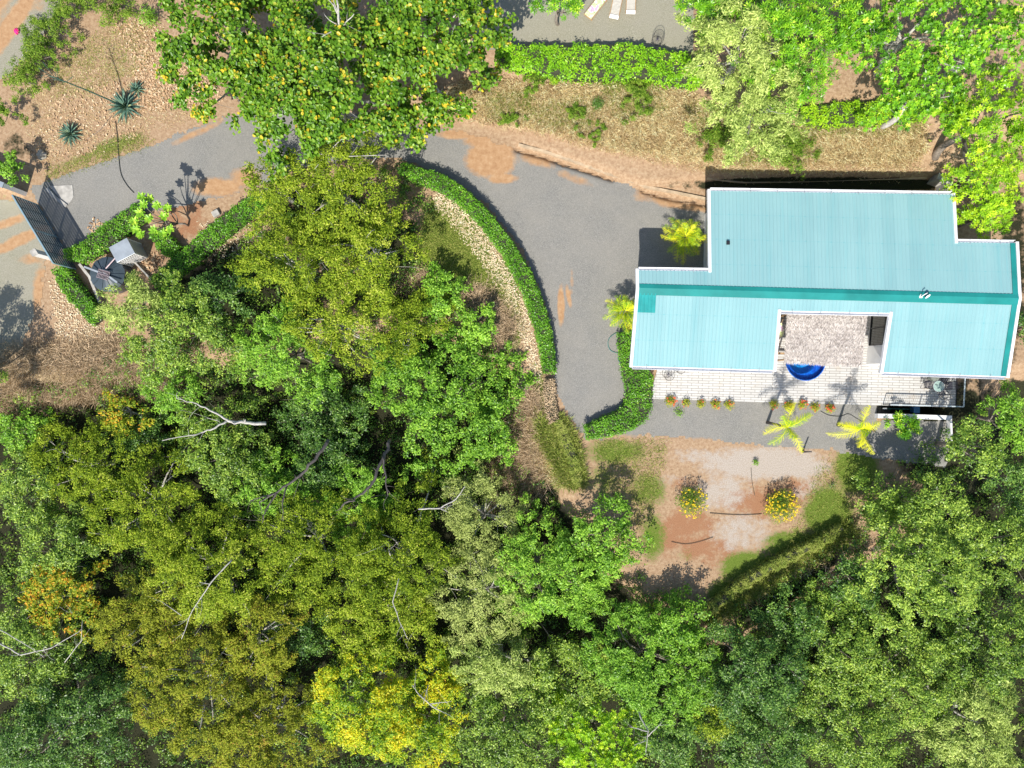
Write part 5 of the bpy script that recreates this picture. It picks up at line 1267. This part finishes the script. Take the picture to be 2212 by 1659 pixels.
# ---- palms
def frond(base, az, L, el, droop, m, parent, r, wid=.28, name='frond', n=34):
    base = Vector(base); d = Vector((math.cos(az), math.sin(az), 0)); P = []; cv_ = r.uniform(-.45, .45)
    for i in range(n + 1):
        f = i / n; dd_ = Vector((math.cos(az + cv_ * f), math.sin(az + cv_ * f), 0)); P.append(base + dd_ * (L * f * math.cos(el)) + Vector((0, 0, L * f * math.sin(el) - droop * L * f * f)))
    V = []; F = []; tt = []; s = Vector((-d.y, d.x, 0))
    for i in range(2, n):
        f = i / n; p = P[i]; fw = (P[i + 1] - P[i - 1]).normalized(); ln = wid * math.sin(math.pi * min(1, f * .9 + .1)) ** .6 * r.uniform(.8, 1.15)
        for sd_ in (-1, 1):
            dd = (s * sd_ * .85 + fw * r.uniform(.4, 1.0) + Vector((0, 0, r.uniform(-.6, .35)))).normalized(); w = fw * .010
            b = len(V); mid = p + dd * ln * .5 + Vector((0, 0, .02)); tip = p + dd * ln + Vector((0, 0, -.25 * ln))
            V += [p - w, p + w, mid + w * 1.1, mid - w * 1.1, tip + w * .2, tip - w * .2]; F += [(b, b + 1, b + 2, b + 3), (b + 3, b + 2, b + 4, b + 5)]; t0 = .5 + r.normal(0, .2); tt += [t0, t0 + .1]
    # rachis
    b = len(V); 
    for i in range(0, n + 1, 3):
        w = .022 * (1 - i / n) + .004; V += [P[i] - s * w + Vector((0, 0, .012)), P[i] + s * w + Vector((0, 0, .012))]
    K = len(range(0, n + 1, 3))
    for i in range(K - 1): F.append((b + 2 * i, b + 2 * i + 1, b + 2 * i + 3, b + 2 * i + 2)); tt.append(.85)
    return raw(name, np.array([tuple(v) for v in V]), np.array(F), m, parent, np.array(tt))
def palm(bx, by, px, py, h, fr, label, m):
    x, y = NG(bx, by); cx_, cy_ = NG(px, py, h); r = np.random.default_rng(int(bx)); o = empty('coconut_palm', (x, y, 0), label, 'palm', 'golden palms in the gravel yard')
    top = Vector((cx_, cy_, h)); MB().tube([(x, y, -.1), Vector((x, y, h * .5)).lerp(top, .25) * 1.0 if False else (x + (cx_ - x) * .35, y + (cy_ - y) * .35, h * .5), top], [.12, .08, .07], 8).build('trunk', 'darkbark', o, True)
    for az, L, el, dr, mm in fr: frond(top, math.radians(az), L, el, dr, mm, o, r, .42, n=44)
palm(2927, 1612, 3004, 1630, 3.0, [(172, 1.75, .35, .35, 'palmgold'), (100, 1.9, .5, .3, 'palmgold'), (25, 1.9, .45, .35, 'palm'), (-52, 2.1, .3, .4, 'palmgold'), (-118, 1.8, .4, .4, 'palm'), (135, 1.3, .8, .3, 'palm'), (38, 2.1, .25, .45, 'palmgold'), (-80, 1.2, .9, .3, 'palm'), (75, 1.0, 1.1, .2, 'palm')],
     'yellow-green palm in the gravel yard, the left one nearer the pool', 'palm')
palm(3196, 1621, 3284, 1636, 3.0, [(88, 1.75, .45, .3, 'palmgold'), (8, 1.4, .45, .35, 'palmgold'), (-86, 2.0, .35, .35, 'palmgold'), (176, 1.7, .4, .35, 'palmgold'), (-148, 2.1, .2, .45, 'palmgold'), (130, .9, 1.0, .2, 'palm'), (-40, .8, 1.1, .2, 'palm'), (30, .9, 1.1, .2, 'palmgold'), (160, 1.5, .6, .4, 'palmgold'), (-95, 1.6, .7, .4, 'palmgold')],
     'bright golden palm in the gravel yard, the right one nearer the white garden wall', 'palmgold')
x, y = NG(3063, 1724); o = MB().tube([(x, y, -.1), (x + .02, y + .05, .5), (x + .1, y + .12, 1.1)], [.08, .06, .05], 8).build('palm_stump', 'darkbark', None, True); tag(o, 'short dark bare trunk at the gravel yard\'s lower edge under the left palm', 'stump')
def areca(px, py, R, h, label, seed, n=34):
    r = np.random.default_rng(seed); x, y = NG(px, py, h * .6); o = empty('areca_palm', (x, y, 0), label, 'palm', 'clumping palms against the house'); mb = MB()
    for q in range(7):
        a = q * .9; s = Vector((x + .25 * math.cos(a), y + .25 * math.sin(a), -.05)); t = Vector((x + .55 * math.cos(a), y + .55 * math.sin(a), h * .55)); mb.tube([s, s.lerp(t, .5), t], [.05, .045, .035], 6)
    mb.build('stems', 'bark', o, True)
    for q in range(n):
        a = q * 2.4 + r.uniform(-.2, .2); k = q / n; b = (x + .5 * math.cos(a) * (1 - k), y + .5 * math.sin(a) * (1 - k), h * (.42 + .25 * k))
        frond(b, a, R * r.uniform(.75, 1.05), .35 + .75 * k, .30 + .2 * r.uniform(), 'palm' if r.uniform() < .85 else 'palmgold', o, r, .34, n=26)
areca(2613, 905, 1.42, 2.7, 'clumping yellow-green palm in the corner between the drive and the roof', 1, 40)
areca(2385, 1190, 1.15, 2.4, 'smaller clumping palm with orange-tinged fronds against the house\'s left gable', 2, 34)

# ---- little shrubs
def small_shrub(name, nx_, ny_, R, h, lm, fm, nf, label, cat, group, seed, L=.10, W_=.045, per=900):
    r = np.random.default_rng(seed); x, y = NG(nx_, ny_, h * .6); z = float(T(x, y)); o = empty(name, (x, y, z), label, cat, group)
    n = int(per * math.pi * R * R); d = r.normal(size=(n, 3)); d /= np.linalg.norm(d, axis=1, keepdims=True); q = r.uniform(0, 1, n) ** .45
    lump = 1 + .22 * np.sin(d[:, 0] * 5 + seed) * np.sin(d[:, 1] * 6 + seed * 2)
    P = np.array([x, y, z + h * .55]) + d * (q * lump)[:, None] * np.array([R, R, h * .5])
    leaves('foliage', P, d * .5 + np.array([0, 0, .6]) + r.normal(0, .4, (n, 3)), L, W_, lm, o, .5 + r.normal(0, .2, n), r, 'kite', d + np.array([0, 0, .5]) + r.normal(0, .4, (n, 3)))
    k = nf
    if k:
        d2 = r.normal(size=(k, 3)); d2[:, 2] = np.abs(d2[:, 2]) + .3; d2 /= np.linalg.norm(d2, axis=1, keepdims=True); P2 = np.array([x, y, z + h * .55]) + d2 * np.array([R, R, h * .52]) * r.uniform(.8, 1.05, (k, 1))
        nk = min(k, 100); base_o = None
        for q in range(nk):
            if base_o is None or q % 4 == 0:
                pt_ = r.normal(0, .035, (5, 3)); ob_ = leaves('flower', pt_, np.array([0, 0, 1.0]) + r.normal(0, .5, (5, 3)), .085, .07, fm, o, r.uniform(0, 1, 5), r); base_o = ob_
            else:
                ob_ = base_o.copy(); COL.objects.link(ob_); ob_.parent = o; ob_.matrix_parent_inverse = base_o.matrix_parent_inverse.copy()
            ob_.location = P2[q]
        if k > nk:
            P3_ = np.repeat(P2[nk:], 5, 0) + r.normal(0, .035, ((k - nk) * 5, 3)); ob_ = leaves('flowers', P3_, np.array([0, 0, 1.0]) + r.normal(0, .5, P3_.shape), .085, .07, fm, o, r.uniform(0, 1, len(P3_)), r); ob_['kind'] = 'stuff'
    mb = MB()
    for q in range(7): a = q * .9; mb.tube([(x, y, z - .05), (x + R * .4 * math.cos(a), y + R * .4 * math.sin(a), z + h * .5)], [.014, .008], 4)
    mb.build('stems', 'bark', o, True)
    return o
IXL = ['red-flowered shrub at the far left of the terrace-front row, touching the climbing plant', 'small shrub second from the left in the terrace-front row', 'yellow-green shrub third from the left in the terrace-front row', 'bronze shrub fourth from the left in the terrace-front row', 'bronze shrub fifth from the left, last before the gap in the terrace-front row',
       'shrub just left of the left palm\'s top frond, along the terrace front', 'green shrub behind the left palm, along the terrace front', 'red-flowered shrub right of the left palm\'s top frond', 'dark shrub between two red-flowered ones at the terrace front', 'red-flowered shrub last on the right of the terrace-front row']
for q, ((a, b), nf) in enumerate(zip(((2558, 1532), (2619, 1536), (2675, 1541), (2732, 1544), (2784, 1544), (2955, 1542), (3011, 1549), (3063, 1543), (3112, 1554), (3168, 1558)), (12, 3, 2, 6, 4, 3, 3, 12, 3, 14))):
    small_shrub('ixora_shrub', a, b, .36 + .05 * (q in (0, 6)) - .04 * (q in (1, 2)), .62, 'ixora' if q not in (0, 5, 6, 8) else 'ixora', 'ixflower', nf, IXL[q], 'shrub', 'shrubs along the terrace front', q + 3)
small_shrub('climber', 2590, 1572, .42, .3, 'bright', None, 0, 'sparse trailing green plant sprawling on gravel below the left shrubs', 'plant', None, 33, per=260)
small_shrub('flower_bush', 2640, 1912, 1.12, 1.15, 'fine', 'flower', 60, 'open bush with scattered yellow flowers, the left one on the lawn', 'bush', 'flowering bushes on the lawn', 40, .14, .035, 520)
small_shrub('flower_bush', 2985, 1930, 1.18, 1.25, 'bush' if False else 'fine', 'flower', 130, 'round dense bush crowded with yellow flowers, the right one on the lawn', 'bush', 'flowering bushes on the lawn', 41, .13, .035, 700)
small_shrub('seedling', 2884, 1765, .22, .4, 'bright', None, 0, 'tiny green seedling at the top of the bare lawn patch', 'plant', None, 50)
small_shrub('seedling', 3180, 1850, .30, .5, 'deep', None, 0, 'thin dark seedling on the lawn\'s green right side', 'plant', None, 51, per=300)
small_shrub('seedling', 3248, 1985, .20, .35, 'deep', None, 0, 'small dark tuft at the right end of the grass ridge', 'plant', None, 52)
small_shrub('bank_shrub', 2090, 300, .55, .6, 'bright', None, 0, 'bright green shrub on the dry bank just below the broad hedge\'s left half', 'shrub', None, 53)
small_shrub('bank_shrub', 2110, 345, .35, .5, 'lime', None, 0, 'small yellow-green shrub lower down the dry bank', 'shrub', None, 56)
small_shrub('bank_shrub', 2272, 425, .45, .7, 'deep', None, 0, 'dark green shrub in the middle of the dry bank', 'shrub', None, 54)
small_shrub('bank_shrub', 3315, 508, .38, .6, 'mid', None, 0, 'round green shrub alone on the dry grass below the yellow-green hedge', 'shrub', None, 55)
small_shrub('papaya', 560, 60, .75, 1.2, 'bright', None, 0, 'pale bright green spiky plant at the left rim of the big-leaved trees', 'plant', None, 57, .3, .05, 200)

# ---- grasses, litter and undergrowth: nobody could count these
def in_polys(polys, n, r, blobs=None):
    U_, V_ = [], []
    for P, wgt in polys:
        P = np.array(P, float); k = int(n * wgt * 3) + 50; u = r.uniform(P[:, 0].min(), P[:, 0].max(), k); v = r.uniform(P[:, 1].min(), P[:, 1].max(), k); s = poly_in(P, u, v); u, v = u[s][:int(n * wgt)], v[s][:int(n * wgt)]; U_.append(u); V_.append(v)
    return np.concatenate(U_), np.concatenate(V_)
def uvw(u, v, dz=0.0):
    z = np.zeros(len(u))
    for _ in range(4):
        k = S * (HC - z - dz) / HC; x = (u - CX) * k; y = (CY - v) * k; z = T(x, y)
    return x, y, z
def blades(name, polys, n, L, m, label, seed, clump=14, spread=.16, lean=.7, w=.02, down=None):
    r = np.random.default_rng(seed); u, v = in_polys(polys, n // clump, r)
    x, y, z = uvw(u, v); k = len(x)
    ct = r.normal(0, .2, k)
    x = np.repeat(x, clump) + r.normal(0, spread, k * clump); y = np.repeat(y, clump) + r.normal(0, spread, k * clump); z = T(x, y); ct = np.repeat(ct, clump); n = len(x)
    a = r.uniform(0, 2 * np.pi, n); ln = L * r.uniform(.5, 1.3, n); d = np.stack([np.cos(a) * lean, np.sin(a) * lean, np.full(n, 1.0)], 1)
    if down is not None: d = d + np.array(down)
    d += r.normal(0, .25, (n, 3)); d[:, 2] = np.abs(d[:, 2]); d /= np.linalg.norm(d, axis=1, keepdims=True)
    b = np.stack([x, y, z - .01], 1); s = np.cross(d, r.normal(size=(n, 3))); s /= np.linalg.norm(s, axis=1, keepdims=True); s *= w
    mid = b + d * ln[:, None] * .6; tip = b + d * ln[:, None] * np.array([1.35, 1.35, .75]); V_ = np.stack([b - s, mid - s * .9, tip, mid + s * .9], 1).reshape(-1, 3)
    o = raw(name, V_, np.arange(4 * n).reshape(-1, 4), m, None, .5 + ct + r.normal(0, .15, n)); tag(o, label, 'grass', None, 'stuff'); return o
BANK = [(960, 200), (1040, 160), (1110, 175), (1300, 190), (1440, 185), (1520, 215), (1700, 280), (1760, 270), (1990, 262), (2000, 320), (1960, 350), (1700, 352), (1500, 340), (1300, 310), (1120, 268), (960, 245)]
blades('dry_grass', [(BANK, 1.0)], 62000, .42, 'straw', 'dry straw-coloured grass covering the bank', 1, down=(0, -.45, 0), w=.022)
blades('dry_grass', [([(1500, 340), (1990, 345), (1990, 372), (1560, 376), (1400, 345), (1200, 300), (1250, 290)], 1)], 9000, .24, 'straw', 'thin dry grass along the bare foot of the bank', 2, down=(0, -.4, 0), w=.014, clump=7)
blades('bank_grass', [([(1050, 200), (1150, 200), (1140, 250), (1060, 255)], .12), ([(1140, 225), (1290, 215), (1290, 275), (1180, 270)], .15), ([(1300, 175), (1420, 180), (1440, 240), (1330, 250)], .2), ([(1560, 270), (1760, 285), (1740, 345), (1580, 345)], .3), ([(1480, 220), (1560, 240), (1560, 300), (1500, 300)], .12), ([(1750, 262), (1990, 255), (1990, 280), (1760, 290)], .11)], 42000, .34, 'grass', 'green and olive grass clumps mixed into the bank', 3, down=(0, -.3, 0), w=.02)
blades('dry_brush', [([(0, 760), (150, 740), (250, 730), (330, 790), (400, 830), (380, 850), (250, 860), (120, 880), (0, 910)], .42), ([(1000, 620), (1060, 630), (1110, 700), (1090, 760), (1020, 740), (1000, 680)], .14), ([(860, 600), (930, 590), (960, 610), (900, 640)], .05), ([(1100, 860), (1160, 840), (1165, 960), (1180, 1060), (1130, 1060), (1100, 960)], .16), ([(330, 760), (420, 760), (430, 800), (340, 800)], .07), ([(1050, 980), (1130, 980), (1140, 1100), (1060, 1100)], .1)], 52000, .6, 'brush', 'dry brown brush and dead grass on the slopes', 4, lean=1.3, w=.016, clump=20, spread=.3)
blades('ridge_grass', [([(1165, 900), (1215, 900), (1240, 940), (1258, 1000), (1262, 1050), (1215, 1050), (1190, 990), (1160, 940)], .45), ([(1510, 1325), (1600, 1250), (1720, 1180), (1825, 1130), (1850, 1150), (1740, 1220), (1620, 1290), (1540, 1345)], .55)], 34000, .55, 'grass', 'tall tufted grass along the lips above the forest', 5, w=.02, lean=.6)
blades('ridge_straw', [([(1140, 900), (1215, 900), (1240, 940), (1258, 1000), (1262, 1050), (1200, 1050), (1150, 990), (1130, 940)], .5), ([(1510, 1335), (1600, 1265), (1720, 1200), (1835, 1140), (1860, 1170), (1740, 1235), (1620, 1305), (1540, 1355)], .5)], 16000, .4, 'straw', 'dry blades among the tall grass on the forest lip', 15, w=.016, lean=.8)
blades('sparse_grass', [([(60, 180), (240, 60), (330, 40), (470, 200), (440, 250), (300, 290), (100, 370), (60, 300)], 1)], 12000, .16, 'straw', 'thin dry grass on the soil round the agaves', 16, w=.012, clump=6, lean=1.2, spread=.25)
blades('sparse_grass', [([(120, 130), (240, 60), (300, 40), (330, 150), (250, 170), (200, 200), (120, 220)], .5), ([(100, 370), (300, 290), (330, 310), (180, 362), (100, 390)], .5)], 8000, .15, 'grass', 'green grass patches along the drive and round the agaves', 17, w=.013, clump=8, lean=1.1, spread=.2)
blades('slope_grass', [([(930, 440), (990, 460), (1060, 560), (1120, 660), (1130, 720), (1060, 700), (980, 600), (900, 540)], .6), ([(1290, 950), (1440, 950), (1420, 1080), (1380, 1150), (1300, 1050)], .2), ([(1780, 990), (1880, 990), (1900, 1080), (1840, 1140), (1650, 1240), (1560, 1300), (1540, 1260), (1700, 1170)], .2)], 36000, .16, 'grass', 'short green grass on the slope and the lawn', 6, clump=6, w=.013, lean=1.0, spread=.2)
def litter(name, polys, n, L, m, label, seed):
    r = np.random.default_rng(seed); u, v = in_polys(polys, n, r); x, y, z = uvw(u, v); n = len(x)
    x += r.normal(0, .12, n); y += r.normal(0, .12, n); z = T(x, y) + r.uniform(.02, .07, n)
    N = np.tile([0, 0, 1.0], (n, 1)) + r.normal(0, .35, (n, 3)); o = leaves(name, np.stack([x, y, z], 1), N, L, L * .55, m, None, .5 + r.normal(0, .22, n), r, 'fold'); tag(o, label, 'leaf litter', None, 'stuff')
litter('leaf_litter', [([(320, 120), (400, 140), (470, 190), (480, 215), (400, 230), (300, 240), (290, 160)], .55), ([(120, 210), (300, 160), (300, 300), (160, 340), (60, 340)], .15), ([(230, 30), (330, 40), (400, 150), (300, 150)], .15), ([(200, 470), (260, 500), (210, 560), (180, 570)], .08), ([(290, 560), (345, 545), (330, 600)], .07)], 3400, .17, 'litter', 'scattered orange-brown fallen leaves on the red soil', 1)
litter('leaf_litter', [([(935, 425), (965, 415), (1030, 470), (1075, 540), (1110, 600), (1140, 680), (1165, 780), (1172, 830), (1150, 820), (1130, 740), (1090, 640), (1040, 570), (1000, 510), (940, 445)], 1)], 6500, .12, 'cream', 'pale cream fallen leaves in a band inside the curved hedge', 2)
litter('leaf_litter', [([(110, 600), (170, 640), (215, 700), (180, 760), (120, 720)], .5), ([(200, 690), (300, 740), (250, 780), (180, 740)], .3), ([(430, 480), (540, 480), (540, 560), (440, 560)], .2)], 1800, .12, 'cream', 'pale fallen leaves below the lower left hedge', 3)
FOR = [([(-20, 860), (200, 800), (420, 640), (560, 450), (860, 350), (930, 420), (900, 560), (1000, 640), (1100, 760), (1140, 860), (1120, 960), (1200, 1080), (1260, 1110), (1380, 1170), (1420, 1280), (1520, 1350), (1860, 1150), (1900, 1050), (1960, 990), (2080, 900), (2240, 850), (2240, 1700), (-20, 1700)], 1.0)]
def undergrowth():
    r = np.random.default_rng(9); u, v = in_polys(FOR, 5200, r); x, y, z = uvw(u, v, .5); k = len(x); R = r.uniform(.25, .7, k); per = 34
    kind = r.uniform(0, 1, k)
    d = r.normal(size=(k, per, 3)); d[..., 2] = np.abs(d[..., 2]); d /= np.linalg.norm(d, axis=2, keepdims=True)
    P = np.stack([x, y, z + R * .3], 1)[:, None, :] + d * R[:, None, None] * r.uniform(.5, 1.1, (k, per, 1)); P = P.reshape(-1, 3); D = d.reshape(-1, 3)
    tint = np.clip(.45 + np.repeat(r.normal(0, .14, k), per) + r.normal(0, .15, k * per), 0, 1)
    for sel, mm, nm, lb in ((kind < .6, 'mid', 'undergrowth', 'low leafy undergrowth filling the gaps between forest trees'), (kind >= .6, 'deep', 'undergrowth', 'dark creeping undergrowth on the forest floor')):
        s = np.repeat(sel, per); o = leaves(nm, P[s], D[s] + np.array([0, 0, .5]) + r.normal(0, .5, (s.sum(), 3)), .17, .08, mm, None, tint[s], r); tag(o, lb, 'undergrowth', None, 'stuff')
undergrowth()
